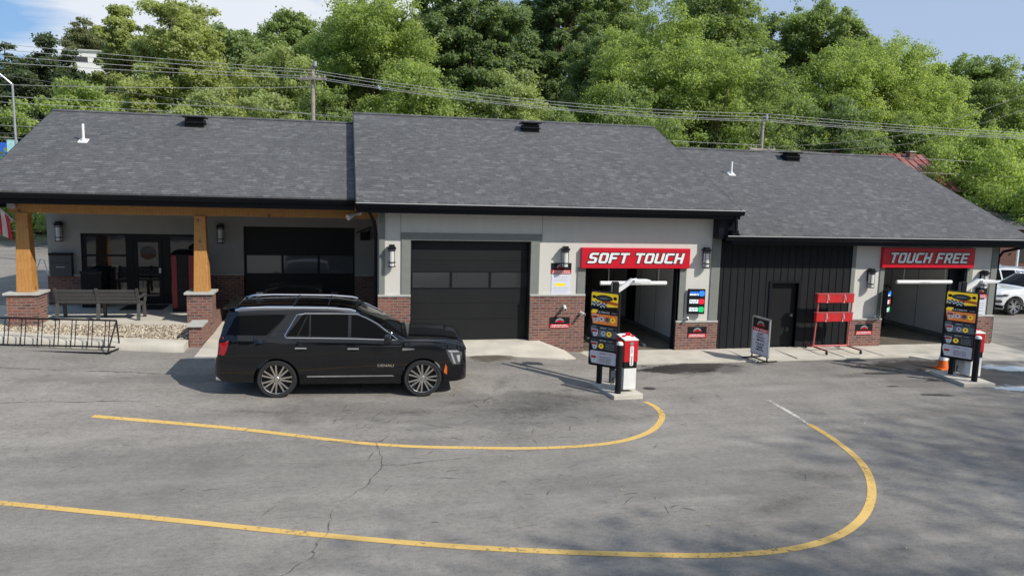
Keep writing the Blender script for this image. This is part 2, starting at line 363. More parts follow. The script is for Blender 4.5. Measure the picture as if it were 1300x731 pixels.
def text_mesh(txt,height,mat,name,parent=None,shear=0,bold=0,width=None,depth=.002,loc=(0,0,0),spacing=1):
    """flat lettering standing in the XZ plane, facing -Y, centred at loc"""
    cu=bpy.data.curves.new(name,'FONT'); cu.body=txt; cu.size=1; cu.align_x='CENTER'; cu.align_y='CENTER'; cu.shear=shear; cu.offset=bold; cu.space_character=spacing; cu.resolution_u=3
    ob=bpy.data.objects.new(name,cu); C.objects.link(ob); bpy.context.view_layer.update()
    me=bpy.data.meshes.new_from_object(ob.evaluated_get(bpy.context.evaluated_depsgraph_get())); bpy.data.objects.remove(ob)
    co=np.empty(len(me.vertices)*3); me.vertices.foreach_get('co',co); co=co.reshape(-1,3)
    mn,mx=co.min(0),co.max(0); sz=mx-mn; sy=height/max(sz[1],1e-6); sx_=(width/sz[0]) if width else sy
    out=np.zeros_like(co); out[:,0]=(co[:,0]-(mn[0]+mx[0])/2)*sx_; out[:,2]=(co[:,1]-(mn[1]+mx[1])/2)*sy; out+=np.array(loc)
    me.vertices.foreach_set('co',out.ravel()); me.update(); me.name=name; me.materials.clear(); me.materials.append(M[mat])
    o=bpy.data.objects.new(name,me); C.objects.link(o)
    if parent: o.parent=parent
    return o
# ------------------------------------------------------------------ ground
def grid_sheet(name,xs,ys,zf,mat):
    vs=[(x,y,zf(x,y)) for y in ys for x in xs]; n=len(xs)
    fs=[(j*n+i,j*n+i+1,(j+1)*n+i+1,(j+1)*n+i) for j in range(len(ys)-1) for i in range(n-1)]
    return structure(MB().add(vs,fs).build(name,mat,smooth=60))
xs=sorted(set([-400,-250,-150,-100,-80,-60,-40,-30]+[round(-24+.8*i,3) for i in range(66)]+[32,40,60,80,120,200,400]+AX))
ys=[-300,-120,-60,-30,-10,0,6,10,11.5]+[round(12.5+.31*i,3) for i in range(21)]+[19.5,21,24,30,36,42,48,50,60,80,120,200,400,700]
grid_sheet('asphalt_ground',xs,ys,T,'asphalt')
grid_sheet('hillside',[-200,-120]+list(range(-80,121,8))+[180,300],[44]+list(range(48,121,6))+[160,300],lambda x,y:hill(x,y)+.02+T(x,y)-(.6 if hill(x,y)<.05 else 0)+(0 if y<50 or y>118 else .8*math.sin(x*.37)*math.sin(y*.29)),'forest_floor')
def strip(name,pts,w,mat,dz=.005,n=10,wf=None):
    P=[]
    # Catmull-Rom
    q=[pts[0]]+list(pts)+[pts[-1]]
    for i in range(1,len(q)-2):
        for k in range(n):
            t=k/n; p0,p1,p2,p3=q[i-1],q[i],q[i+1],q[i+2]
            P.append(tuple(.5*((2*p1[a])+(-p0[a]+p2[a])*t+(2*p0[a]-5*p1[a]+4*p2[a]-p3[a])*t*t+(-p0[a]+3*p1[a]-3*p2[a]+p3[a])*t**3) for a in (0,1)))
    P.append(pts[-1]); vs=[];fs=[]
    for i,p in enumerate(P):
        a=P[max(i-1,0)];b=P[min(i+1,len(P)-1)]; dx,dy=b[0]-a[0],b[1]-a[1]; l=math.hypot(dx,dy) or 1; nx,ny=-dy/l,dx/l
        ww=(w if wf is None else w*wf(i/(len(P)-1)))/2
        for s in (-1,1):
            x,y=p[0]+nx*ww*s,p[1]+ny*ww*s; vs.append((x,y,T(x,y)+dz))
    for i in range(len(P)-1): fs.append((2*i,2*i+2,2*i+3,2*i+1))
    o=MB().add(vs,fs).build(name,mat); return structure(o)
strip('yellow_lane_line',[(-4.58,14.95),(-1.94,14.11),(.56,13.05),(2.18,12.66),(3.56,12.47),(4.78,12.58),(5.68,13.08),(6.28,13.88),(6.45,14.53),(6.38,15.0)],.13,'yellow_paint')
strip('yellow_lane_line',[(-9.5,13.2),(-7,12.2),(-4.71,11.35),(-2.47,10.48),(-.39,9.66),(1.58,8.97),(3.5,8.47),(4.88,8.24),(6.09,8.36),(7.1,8.88),(7.99,9.77),(8.66,10.87),(9.0,12.07),(9.12,13.12)],.13,'yellow_paint')
strip('worn_lane_line',[(9.12,13.12),(9.2,13.99),(9.26,14.9)],.10,'worn_white_paint')
for cr,w in (([(.35,13.3),(.57,13.1),(.6,12.4),(.51,11.72),(.3,11.2),(-.1,10.58),(-.22,10.2),(-.19,9.82),(-.37,9.4),(-.38,9.1),(-.62,8.73),(-1.0,8.2)],.016),([(-.3,13.35),(.57,13.15),(.75,13.4)],.02),([(.5,12.0),(1.2,12.05),(2.2,12.2)],.018),
   ([(-9,17.9),(-7,17.7),(-5,17.45),(-3.9,17.3)],.03),([(-8,15.6),(-5.5,15.7),(-3.8,15.6)],.025),([(2.6,14.9),(5.,14.4),(7.6,14.0)],.009),([(7.2,16.6),(8.,16.9),(8.6,17.2)],.02)):
    cr2=[]
    for (xa,ya),(xb,yb) in zip(cr[:-1],cr[1:]):
        for k in range(4): cr2.append((xa+(xb-xa)*k/4+random.uniform(-.035,.035),ya+(yb-ya)*k/4+random.uniform(-.035,.035)))
    strip('asphalt_crack',cr2+[cr[-1]],w,'crack_dark',.009,2,lambda t:.35+.9*random.random())
# short tyre scuffs in the asphalt
SC=MB()
for i in range(170):
    cx=random.choice((random.uniform(-7,9),random.gauss(4.2,1.2),random.gauss(2.8,1.3),random.gauss(.5,.8))); cy=random.choice((random.uniform(9,14),random.gauss(14.2,.8),random.gauss(14.9,1.1))) if cx>-.5 else random.uniform(9,14.5)
    a=random.choice((random.gauss(.1,.2),random.gauss(1.0,.3),random.gauss(-.5,.3))); l=random.uniform(.08,.38)
    o_=strip('tyre_scuff',[(cx,cy),(cx+l*.5*math.cos(a),cy+l*.5*math.sin(a)+.02),(cx+l*math.cos(a),cy+l*math.sin(a))],random.uniform(.008,.026),'scuff_dark',.006,4,lambda t:.3+.8*math.sin(3.14*min(1,t+.05)))
    SC.add([tuple(v.co) for v in o_.data.vertices],[tuple(p.vertices) for p in o_.data.polygons]); bpy.data.objects.remove(o_)
structure(SC.build('tyre_scuff','scuff_dark'))
fade_patch('oil_stain','oil_stain',9.05,17.75,.75,.34,.1); fade_patch('oil_stain','oil_stain',6.95,16.1,.30,.2,0); fade_patch('oil_stain','oil_stain',8.1,17.95,.9,.3,.2)
fade_patch('oil_stain','oil_stain',13.75,16.85,1.1,.22,-.1,.009); fade_patch('oil_stain','oil_stain',14.6,16.0,.5,.15,.0); fade_patch('oil_stain','oil_stain',13.6,14.75,.75,.16,-.2); fade_patch('oil_stain','oil_stain',13.1,15.6,.35,.1,0.)
fade_patch('wet_asphalt','oil_stain',17.2,16.0,3.6,2.0,-.2,.009); fade_patch('puddle','puddle',18.0,16.95,1.9,.62,-.3,.013); fade_patch('puddle','puddle',16.5,14.95,1.7,.50,-.2,.013); fade_patch('wet_asphalt','oil_stain',8.9,18.1,2.0,.6,0,.009); fade_patch('wet_asphalt','oil_stain',15.4,17.6,3.0,1.0,0,.009); fade_patch('wet_asphalt','oil_stain',8.4,17.9,1.9,.7,.1,.0085)
fade_patch('dirt_stain','dirt_stain',3.6,18.6,.9,.9,.4); fade_patch('damp_stain','damp',17.4,19.0,2.4,1.3,0,.013); fade_patch('damp_stain','damp',8.2,19.3,1.6,1.0,0,.013)
for (x,y,rx,ry,a) in ((3.9,14.9,2.6,1.1,.3),(3.9,14.6,1.6,.5,.5),(4.6,15.4,1.2,.25,-.4),(2.4,15.1,1.3,.3,.15),(3.4,16.2,.9,.25,1.2),(7.6,10.6,1.3,.35,-.5),(6.4,9.6,.9,.3,.3),(-1.5,14.9,1.6,.15,-.15),(1.2,14.6,.9,.2,.1)): fade_patch('tyre_stain','tyre_stain',x,y,rx,ry,a,.0065)
mb=MB(); rl=random.Random(21)
for i in range(150):
    x=rl.uniform(-9,17); y=rl.uniform(7.8,19); a=rl.uniform(0,6.28); q=rl.uniform(.012,.03); z=T(x,y)+.014
    mb.add([(x+q*math.cos(a),y+q*math.sin(a),z),(x+.5*q*math.cos(a+1.57),y+.5*q*math.sin(a+1.57),z+q*.4),(x-q*math.cos(a),y-q*math.sin(a),z),(x+.5*q*math.cos(a-1.57),y+.5*q*math.sin(a-1.57),z+q*.3)],[(0,1,2,3)])
o=mb.build('leaf_litter',simple('dry_leaf',(.42,.38,.20),.8,var=.4,vs=9)); o['kind']='stuff'; tag(o,'tiny pale leaves and crumbs scattered over the asphalt','leaf litter')
# ------------------------------------------------------------------ concrete aprons, kerb, walk, gravel
GC=.41   # centre garage floor
mb=MB()
def slab(mb,pts_top,zb):   # pts (x,y,z) top polygon, skirts to zb
    n=len(pts_top); vs=list(pts_top)+[(x,y,zb) for x,y,z in pts_top]
    mb.add(vs,[tuple(range(n))]+[(i,i+n,(i+1)%n+n,(i+1)%n) for i in range(n)])
# centre apron (ramp) + step down to the wash bay level
slab(mb,[(.9,18.75,T(.9,18.75)+.012),(2.9,18.7,T(2.9,18.7)+.012),(5.65,18.7,T(5.65,18.7)+.05),(5.25,19.9,GC),(.9,19.9,GC)],-.3)
slab(mb,[(5.25,19.9,GC-.003),(5.65,18.703,T(5.65,18.7)+.047),(6.0,18.9,.12),(6.0,19.92,.12)],-.3)
slab(mb,[(5.25,19.9,GC+.001),(5.25,20.9,GC+.001),(.9,20.9,GC+.001),(.9,19.9,GC+.001)],-.3)
structure(mb.build('garage_apron','concrete'))
mb=MB(); slab(mb,[(6.0,18.55,.05),(9.3,18.5,.022),(9.9,18.48,.05),(16.0,18.55,.05),(16.4,18.2,.016),(19.4,17.7,.016),(20.3,18.3,.03),(20.3,20.04,.06),(6.0,20.04,.06)],-.3)
structure(mb.build('bay_walkway','concrete'))
mb=MB()
for x in (10.9,12.4,13.9,15.2): mb.box(x,x+.012,18.6,19.98,.0,.0545)
structure(mb.build('walkway_joint','dirt_stain' if 0 else 'grey_trim'))
# left apron
mb=MB(); slab(mb,[(-3.48,18.5,T(-3.4,18.5)+.012),(.9,18.6,T(.9,18.6)+.012),(.9,24.6,.55),(-3.48,24.6,.55)],-.1); structure(mb.build('garage_apron','concrete'))
# porch walk
FZ=.8
mb=MB(); slab(mb,[(-9.3,21.4,FZ),(-7.5,21.25,FZ),(-3.8,20.95,FZ),(-3.8,24.62,FZ),(-9.3,24.62,FZ)],-.1); slab(mb,[(-12.,20.9,.56+.12),(-9.3,20.6,.56+.12),(-9.3,24.6,FZ-.004),(-12.,24.6,.7)],0); structure(mb.build('porch_walk','concrete'))
# kerb
kx=[-13,-8.1,-6.98,-4.89,-4.3,-3.82]; ky=[20.75,20.04,19.76,19.36,19.25,19.2]
vs=[];fs=[]; KN=40
for i in range(KN+1):
    x=-13+(13-3.82)*i/KN; y=float(np.interp(x,kx,ky)); z=T(x,y)
    for dy,dz in ((0,-.2),(.0,.02),(.025,.15),(.05,.17),(.60,.19),(.62,-.1)): vs.append((x,y+dy,z+dz))
for i in range(KN):
    for k in range(5): fs.append((i*6+k,(i+1)*6+k,(i+1)*6+k+1,i*6+k+1))
fs.append(tuple(KN*6+k for k in range(6)))
structure(MB().add(vs,fs).build('kerb','concrete',smooth=50))
# gravel bed: sloping sheet + loose stones (uncountable)
def gz(x,y):
    yk=float(np.interp(x,[-13,-8.1,-6.98,-4.89,-3.8],[21.2,20.66,20.3,19.93,19.8])); yw=float(np.interp(x,[-9.3,-7.5,-3.8],[21.4,21.25,20.95]))
    t=min(max((y-yk)/max(yw-yk,.3),0),1); return (T(x,19.8)+.17)*(1-t)+FZ*t-.02
gx=[-9.2+.18*i for i in range(31)]
mb=MB(); rows=8; vs=[];fs=[]
for i,x in enumerate(gx):
    yk=float(np.interp(x,[-13,-8.1,-6.98,-4.89,-3.8],[21.2,20.64,20.28,19.91,19.79])); yw=float(np.interp(x,[-9.3,-7.5,-3.8],[21.42,21.27,20.97]))
    for j in range(rows+1):
        y=yk+(yw-yk)*j/rows; vs.append((x,y,gz(x,y)+random.uniform(-.012,.012)))
n=rows+1
for i in range(len(gx)-1):
    for j in range(rows): fs.append((i*n+j,(i+1)*n+j,(i+1)*n+j+1,i*n+j+1))
structure(mb.add(vs,fs).build('gravel_bed','gravel'))
mb=MB(); rng=random.Random(3)
for i in range(2300):
    x=rng.uniform(-9.1,-3.9); yk=float(np.interp(x,[-13,-8.1,-6.98,-4.89,-3.8],[21.2,20.66,20.3,19.93,19.8])); yw=float(np.interp(x,[-9.3,-7.5,-3.8],[21.4,21.25,20.95])); y=rng.uniform(yk+.02,yw-.03)
    s=rng.uniform(.018,.042); a=rng.uniform(0,3.14); z=gz(x,y); pts=[]
    for k,(u,w,h) in enumerate(((1,0,0),(0,1,0),(-1,0,0),(0,-1,0),(0,0,.8),(0,0,-.5))):
        u*=1.3; r=rng.uniform(.8,1.15); pts.append((x+s*r*(u*math.cos(a)-w*math.sin(a)),y+s*r*(u*math.sin(a)+w*math.cos(a)),z+s*h+.008))
    mb.add(pts,[(0,1,4),(1,2,4),(2,3,4),(3,0,4),(1,0,5),(2,1,5),(3,2,5),(0,3,5)])
o=mb.build('loose_gravel','gravel'); o['kind']='stuff'; tag(o,'tan river gravel in the bed in front of the porch','gravel')
# far lot on the left
mb=MB(); mb.flat([(-60,58.8),(-8,58.8),(-8,60.2),(-60,60.2)],.80); structure(mb.build('far_kerb','concrete'))
mb=MB(); mb.flat([(-60,60.2),(-8,60.2),(-8,66),(-60,66)],.82); structure(mb.build('grass_verge','grass'))
mb=MB(); mb.box(-26,-19,47.2,47.32,.66,.664) ; structure(mb.build('parking_line','worn_white_paint'))
mb=MB(); mb.flat([(24,31.2),(60,31.2),(60,34.5),(24,34.5)],.03); structure(mb.build('grass_verge','grass'))
# ------------------------------------------------------------------ BUILDING
B=empty('car_wash_building','long single storey car wash with dark shingle roofs, grey stucco walls and red brick wainscot','building',(5,26,0))
BL=Vector((5,26,0))
def bp(mb,name,mat,label=None,parent=None,**k):
    p=parent or B
    off=BL if parent is None else Vector((0,0,0))
    if parent is None:
        mb.v=[(x-5,y-26,z) for x,y,z in mb.v]
    else:
        # parent is a building part placed at the building origin
        mb.v=[(x-5,y-26,z) for x,y,z in mb.v]
    o=mb.build(name,mat,p,**k)
    if label: o['label']=label
    return o
W=20.0
def wall_box(x0,x1,z0,z1,y0=W,y1=W+.25): return MB().box(x0,x1,y0,y1,z0,z1)
# centre front wall pieces
mb=MB()
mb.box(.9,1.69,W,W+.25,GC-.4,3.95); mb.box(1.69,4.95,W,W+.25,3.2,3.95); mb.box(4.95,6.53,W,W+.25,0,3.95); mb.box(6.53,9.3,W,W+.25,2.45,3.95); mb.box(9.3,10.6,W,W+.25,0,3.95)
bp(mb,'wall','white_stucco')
# side wall of the centre block (facing left, seen past the porch)
bp(MB().hexa([(.9,W+.25,0),(1.15,W+.25,0),(1.15,24.6,0),(.9,24.6,0),(.9,W+.25,4.3),(1.15,W+.25,4.3),(1.15,24.6,6.0),(.9,24.6,6.0)]),'wall','white_stucco')
# gables + back walls
def gable(x0,x1,yf,yb,zr,ze): # wall polygon in YZ
    mb=MB(); P=[(yf,0),(yf,ze),(26,zr),(yb,ze),(yb,0)]; n=5
    vs=[(x0,y,z) for y,z in P]+[(x1,y,z) for y,z in P]; mb.add(vs,[(0,1,2,3,4),(9,8,7,6,5)]+[(i,i+n,(i+1)%n+n,(i+1)%n) for i in range(n)]); return mb
bp(gable(19.93,20.16,20.25,31.9,5.95,3.35),'wall','white_stucco'); bp(gable(-8.5,-8.27,24.6,31.9,6.3,5.6),'wall','white_stucco')
bp(gable(.88,.9,24.6,31.9,6.7,6.0),'wall','white_stucco'); bp(gable(10.35,10.6,20.25,31.9,6.6,4.1),'wall','white_stucco')
bp(MB().box(-8.5,20.16,31.9,32.1,0,3.3),'wall','white_stucco')
# right front wall
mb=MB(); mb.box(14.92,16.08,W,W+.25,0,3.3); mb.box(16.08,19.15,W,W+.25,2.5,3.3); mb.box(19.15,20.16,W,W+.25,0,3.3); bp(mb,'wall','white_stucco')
# dark siding panel
mb=MB(); mb.box(10.62,12.3,W-.02,W+.2,0.06,3.3); mb.box(13.18,14.92,W-.02,W+.2,.06,3.3); mb.box(12.3,13.18,W-.02,W+.2,2.0,3.3)
x=10.72
while x<14.9:
    if not (12.22<x<13.24): mb.box(x,x+.028,W-.035,W-.02,.06,3.3)
    else: mb.box(x,x+.028,W-.035,W-.02,2.06,3.3)
    x+=.232
bp(mb,'siding_panel','black_siding','dark vertical board panel between the two wash bays')
# man door
mb=MB(); mb.box(12.22,12.3,W-.05,W+.1,.06,2.0); mb.box(13.18,13.26,W-.05,W+.1,.06,2.0); mb.box(12.22,13.26,W-.05,W+.1,2.0,2.07); fr=bp(mb,'door_frame','dark_metal')
d=bp(MB().box(12.3,13.18,W+.09,W+.14,.075,1.99),'door','black')
bp(MB().box(13.04,13.1,W+.05,W+.09,.98,1.06).tube([(13.07,W+.06,1.02),(12.99,W+.04,1.02)],.012),'handle','silver',parent=d)
# trim boards
def trim(*a,label=None): return bp(MB().box(*a),'trim_board','grey_trim',label,bevel=.004)
CAP=1.66
for x0,x1,z0,z1 in ((.87,1.02,CAP+.04,3.84),(1.45,1.69,CAP+.04,3.14),(4.95,5.2,CAP+.04,3.14),(1.42,5.26,3.14,3.34),(6.3,6.53,CAP+.04,2.44),(9.36,9.56,.92,2.44),(10.32,10.6,.92,3.84)):
    trim(x0,x1,W-.03,W+.01,z0,z1)
for x0,x1,z0,z1 in ((14.92,15.06,.92,3.3),(15.93,16.08,.92,2.5),(19.07,19.26,.96,2.5),(19.94,20.18,.96,3.3)):
    trim(x0,x1,W-.03,W+.01,z0,z1)
bp(MB().box(20.16,20.19,W-.03,W+.25,0,3.3),'trim_board','dark_metal')
# dark frieze under the eaves
bp(MB().box(.86,10.6,W-.035,W+.0,3.84,4.12),'frieze_board','dark_metal'); bp(MB().box(10.62,20.2,W-.04,W-.0,3.2,3.44),'frieze_board','dark_metal')
# thin panel joints
bp(MB().box(1.42,1.432,W-.004,W,3.34,3.84).box(5.25,5.262,W-.004,W,3.34,3.84),'panel_joint','grey_trim')
# brick wainscots with cap
def wains(x0,x1,z0,z1,y0=W-.07,y1=W+.25,capo=.02):
    b_=bp(MB().box(x0,x1,y0,y1,z0,z1),'brick_wainscot','brick'); bp(MB().box(x0-capo*.2,x1+capo*.2,y0-capo,y0+.10,z1,z1+.05),'cap','capstone',parent=b_,bevel=.006)
wains(.84,1.69,.0,CAP-.01); wains(4.95,6.53,0,CAP-.01); wains(9.3,10.6,0,.86); wains(14.93,16.08,0,.87); wains(19.2,20.17,0,.93)
# centre garage door
def garage(x0,x1,z0,z1,y,name_label,win,bands,mat='garage_metal'):
    g=bp(MB().box(x0,x1,y,y+.05,z0,z1),'garage_door',mat,name_label)
    mb=MB()
    for z in bands: mb.box(x0,x1,y-.004,y,z-.006,z+.006)
    bp(mb,'panel_seam','black',parent=g)
    wz0,wz1,n=win; w=(x1-x0)/n; fr=MB()
    for i in range(n):
        a=x0+.07+w*i*.985; b=a+w-.09; fr.box(a-.03,b+.03,y-.012,y,wz0-.03,wz0).box(a-.03,b+.03,y-.012,y,wz1,wz1+.03).box(a-.03,a,y-.012,y,wz0,wz1).box(b,b+.03,y-.012,y,wz0,wz1)
        bp(MB().box(a,b,y-.006,y-.002,wz0,wz1),'window','porch_pane' if mat=='dark_metal' else 'door_pane',parent=g)
    bp(fr,'window_frame','dark_metal',parent=g)
    return g
garage(1.69,4.95,GC,3.2,W+.18,'dark sectional garage door with a row of three windows under the centre roof',(1.86,2.27,3),(1.0,1.44,2.6,2.9))
bp(MB().box(4.9,4.95,W+.02,W+.18,GC,3.2).box(1.69,1.72,W+.02,W+.18,GC,3.2),'door_jamb','dark_metal')
# left recessed wall (office + left garage) at y=24.5
Y2=24.5
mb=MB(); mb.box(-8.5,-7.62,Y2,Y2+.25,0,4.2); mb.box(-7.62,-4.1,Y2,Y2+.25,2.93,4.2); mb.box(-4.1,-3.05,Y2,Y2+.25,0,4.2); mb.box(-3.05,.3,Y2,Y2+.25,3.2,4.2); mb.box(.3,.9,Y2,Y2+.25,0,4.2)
bp(mb,'wall','porch_shade_stucco')
wains(-8.52,-7.62,0,1.67,Y2-.06,Y2+.25); wains(-4.1,-3.05,0,1.70,Y2-.06,Y2+.25); wains(.3,.88,0,1.68,Y2-.06,Y2+.25)
garage(-3.05,.3,.5,3.2,Y2+.15,'near black garage door in the porch shade with lighter glass panes',(1.74,2.30,3),(1.2,2.75),'dark_metal')  # darker metal than the centre door, porch shade put into the colour
# storefront
mb=MB(); ys0,ys1=Y2+.06,Y2+.14
for x0,x1,z0,z1 in ((-7.62,-4.1,2.86,2.93),(-7.62,-7.5,FZ,2.86),(-6.42,-6.2,FZ,2.86),(-5.4,-5.18,FZ,2.86),(-4.2,-4.1,FZ,2.86),(-7.5,-6.42,2.24,2.30),(-7.5,-6.42,1.46,1.52),(-5.18,-4.2,2.24,2.30),(-5.18,-4.2,1.46,1.52),(-7.5,-6.42,FZ,.92),(-5.18,-4.2,FZ,.92),(-6.2,-5.4,2.78,2.86)):
    mb.box(x0,x1,ys0,ys1,z0,z1)
bp(mb,'window_frame','dark_metal')
bp(MB().box(-7.5,-6.42,ys0+.03,ys0+.04,.92,2.24+.6),'window','window_glass'); bp(MB().box(-5.18,-4.2,ys0+.03,ys0+.04,.92,2.84),'window','window_glass')
d=bp(MB().box(-6.19,-6.09,ys0-.01,ys1,FZ,2.78).box(-5.51,-5.41,ys0-.01,ys1,FZ,2.78).box(-6.09,-5.51,ys0-.01,ys1,2.68,2.78).box(-6.09,-5.51,ys0-.01,ys1,FZ,1.02).box(-6.09,-5.51,ys0-.01,ys1,1.70,1.80),'entrance_door','dark_metal','glass entrance door with dark metal frame')
bp(MB().box(-6.09,-5.51,ys0+.02,ys0+.03,1.02,2.68),'door_glass','window_glass',parent=d); bp(MB().box(-5.50,-5.44,ys0-.05,ys0-.012,1.75,1.9),'handle','silver',parent=d)
# door emblem: oval with band
mb=MB(); mb.prism([(-5.8+.22*math.cos(a),2.40+.16*math.sin(a)) for a in [2*math.pi*k/24 for k in range(24)]],ys0+.010,ys0+.012); bp(mb,'emblem','bench_grey',parent=d)
mb=MB(); mb.prism([(-6.03,2.33),(-5.57,2.33),(-5.60,2.24),(-5.72,2.16),(-5.88,2.16),(-6.0,2.24)],ys0+.004,ys0+.007); bp(mb,'emblem','brown_siding',parent=d)
# porch post piers
def taper(mb,x0,x1,y0,y1,z0,z1,tx):
    mb.hexa([(x0,y0,z0),(x1,y0,z0),(x1,y1,z0),(x0,y1,z0),(x0+tx,y0+tx,z1),(x1-tx,y0+tx,z1),(x1-tx,y1-tx,z1),(x0+tx,y1-tx,z1)]); return mb
for (x0,x1),(px0,px1) in (((-8.33,-7.62),(-8.14,-7.76)),((-4.08,-3.46),(-3.93,-3.55))):
    p=bp(MB().box(x0,x1,21.1,21.1+.66,.3,1.56),'brick_pier','brick'); bp(MB().box(x0-.06,x1+.06,21.04,21.82,1.56,1.62),'cap','capstone',parent=p,bevel=.008)
    po=bp(taper(MB(),px0,px1,21.23,21.61,1.62,3.62,.055),'porch_post','cedar',bevel=.008)
    bp(MB().box((px0+px1)/2-.16,(px0+px1)/2+.16,21.26,21.58,3.60,3.63),'post_cap','cedar',parent=po)
bp(MB().box(-8.25,.86,21.3,21.56,3.63,4.02),'porch_beam','cedar',bevel=.006)
# low side wall beside the porch walk
p=bp(MB().box(-3.80,-3.50,19.82,24.44,.1,.93),'low_brick_wall','brick'); bp(MB().box(-3.85,-3.47,19.76,20.55,.93,.98),'cap','capstone',parent=p,bevel=.006)
# ROOFS  slope .42
def roof(name,x0,x1,ye,ze,zr,yb,label,th=.10):
    zb=ze-(0 if yb-26<=26-ye+.1 else .0)
    k=.42; yb=26+(26-ye); mb=MB()
    P=[(ye,ze),(26,zr),(yb,ze),(yb,ze-th),(26,zr-th),(ye,ze-th)]
    n=6; vs=[(x0,y,z) for y,z in P]+[(x1,y,z) for y,z in P]
    mb.add(vs,[(0,1,4,5),(1,2,3,4),(n+1,n,n+5,n+4),(n+2,n+1,n+4,n+3),(0,n,n+1,1),(1,n+1,n+2,2),(2,n+2,n+3,3),(3,n+3,n+4,4),(4,n+4,n+5,5),(5,n+5,n,0)])
    r=bp(mb,'roof','shingles',label)
    # rake boards + drip edge
    for xa,xb in ((x0-.025,x0+.012),(x1-.012,x1+.025)):
        m2=MB()
        for q in (0,1):
            ya,za,yc,zc=(ye,ze,26,zr) if q==0 else (26,zr,yb,ze)
            m2.hexa([(xa,ya,za-.19),(xb,ya,za-.19),(xb,yc,zc-.19),(xa,yc,zc-.19),(xa,ya,za-.006),(xb,ya,za-.006),(xb,yc,zc-.006),(xa,yc,zc-.006)])
        bp(m2,'rake_board','gutter',parent=r)
    # ridge cap
    m3=MB()
    x=x0
    while x<x1-.02:
        xe=min(x+.25,x1); a=.012; b=.02
        for s in (-1,1):
            m3.add([(x,26,zr+b),(xe,26,zr+b+.006),(xe,26+s*.15,zr-.063+b+.004),(x,26+s*.15,zr-.063+b)],[(0,1,2,3) if s<0 else (3,2,1,0)])
        x+=.25
    bp(m3,'ridge_cap','shingles',parent=r)
    return r
zrC=4.14+.42*(26-19.4); zrL=4.19+.42*(26-20.3); zrR=3.44+.42*(26-19.4)
rC=roof('c',.28,10.84,19.42,4.14,zrC,0,'tallest dark grey shingle roof in the middle of the building')
rL=roof('l',-8.66,.255,20.32,4.19,zrL,0,'dark grey shingle roof over the porch and office')
rR=roof('r',10.86,20.82,19.42,3.44,zrR,0,'lowest dark grey shingle roof over the right wash bay')
def gutter(x0,x1,y,z,lab):
    mb=MB(); P=[(y-.005,z-.03),(y-.125,z-.015),(y-.135,z-.03),(y-.13,z-.07),(y-.10,z-.125),(y-.09,z-.15),(y-.005,z-.15)]
    n=len(P); vs=[(x0,a,b) for a,b in P]+[(x1,a,b) for a,b in P]
    mb.add(vs,[tuple(range(n)),tuple(range(2*n-1,n-1,-1))]+[(i,(i+1)%n,(i+1)%n+n,i+n) for i in range(n)]); g=bp(mb,'gutter','gutter',lab)
    bp(MB().box(x0,x1,y-.145,y-.118,z-.024,z-.006),'gutter_lip','lip_highlight' if x0>0 else 'bench_grey',parent=g)
    return g
gutter(.26,10.9,19.42,4.12,'black gutter along the middle roof'); gutter(-8.66,.25,20.32,4.17,'black gutter along the porch roof'); gutter(10.42,20.84,19.42,3.42,'black gutter along the right roof')
# soffits / fascia
bp(MB().box(.28,10.84,19.44,19.46,3.86,4.05).box(.28,10.84,19.46,W,3.86,3.88),'soffit','gutter'); bp(MB().box(-8.64,.25,20.34,20.37,3.88,4.1).box(-8.64,.25,20.37,21.3,3.95,3.97).box(-8.64,.86,21.56,Y2,3.95,3.97),'soffit','gutter'); bp(MB().box(10.62,20.8,19.44,19.46,3.16,3.36).box(10.62,20.8,19.46,W,3.2,3.22),'soffit','gutter')
bp(MB().box(-8.62,-8.46,21.6,26,3.75,3.93),'rake_beam','gutter')
# end box of centre eave and step between roofs
bp(MB().box(10.3,10.85,19.6,W-.05,3.30,3.86),'eave_return','gutter')
bp(MB().box(10.62,10.86,19.5,26,3.4,3.55),'flashing','gutter')
# downspouts
def spout(pts,r=.045): return bp(MB().tube(pts,r,8),'downspout','gutter',smooth=True)
spout([(.62,19.45,3.97),(.62,19.6,3.85),(.74,19.95,3.6),(.79,20.1,3.3),(.79,20.1,.5)])
spout([(10.7,19.45,3.97),(10.72,19.42,3.8),(10.72,19.40,3.5)]); spout([(20.6,19.45,3.27),(20.6,19.55,3.16),(20.3,19.95,3.0),(20.25,20.05,2.8),(20.25,20.05,.1)])
# roof vents and plumbing pipes
for i,(x,y,r_,zr_) in enumerate(((-4.47,25.16,rL,zrL),(6.05,25.05,rC,zrC),(15.94,25.27,rR,zrR))):
    z=zr_-.42*(26-y)
    v=bp(MB().box(x-.27,x+.27,y-.2,y+.22,z-.1,z+.17).box(x-.31,x+.31,y-.28,y+.26,z+.05,z+.075),'roof_vent','black',parent=r_); bp(MB().box(x-.33,x+.33,y-.30,y+.28,z+.21,z+.25).box(x-.22,x+.22,y-.17,y+.17,z+.15,z+.215),'roof_vent_cap','black',parent=r_,bevel=.006)
for x,y,r_,zr_,h in ((-7.13,23.55,rL,zrL,.48),(12.77,23.7,rR,zrR,.42)):
    z=zr_-.42*(26-y)
    bp(MB().tube([(x,y,z-.1),(x,y,z+h)],.036,12),'vent_pipe','white_plastic',parent=r_,smooth=True); bp(MB().hexa([(x-.12,y-.12,z-.05),(x+.12,y-.12,z-.05),(x+.12,y+.12,z+.053),(x-.12,y+.12,z+.053),(x-.12,y-.12,z-.04),(x+.12,y-.12,z-.04),(x+.12,y+.12,z+.073),(x-.12,y+.12,z+.073)]).tube([(x,y,z-.03),(x,y,z+.08)],.055,12),'pipe_flashing','white_plastic',parent=r_)
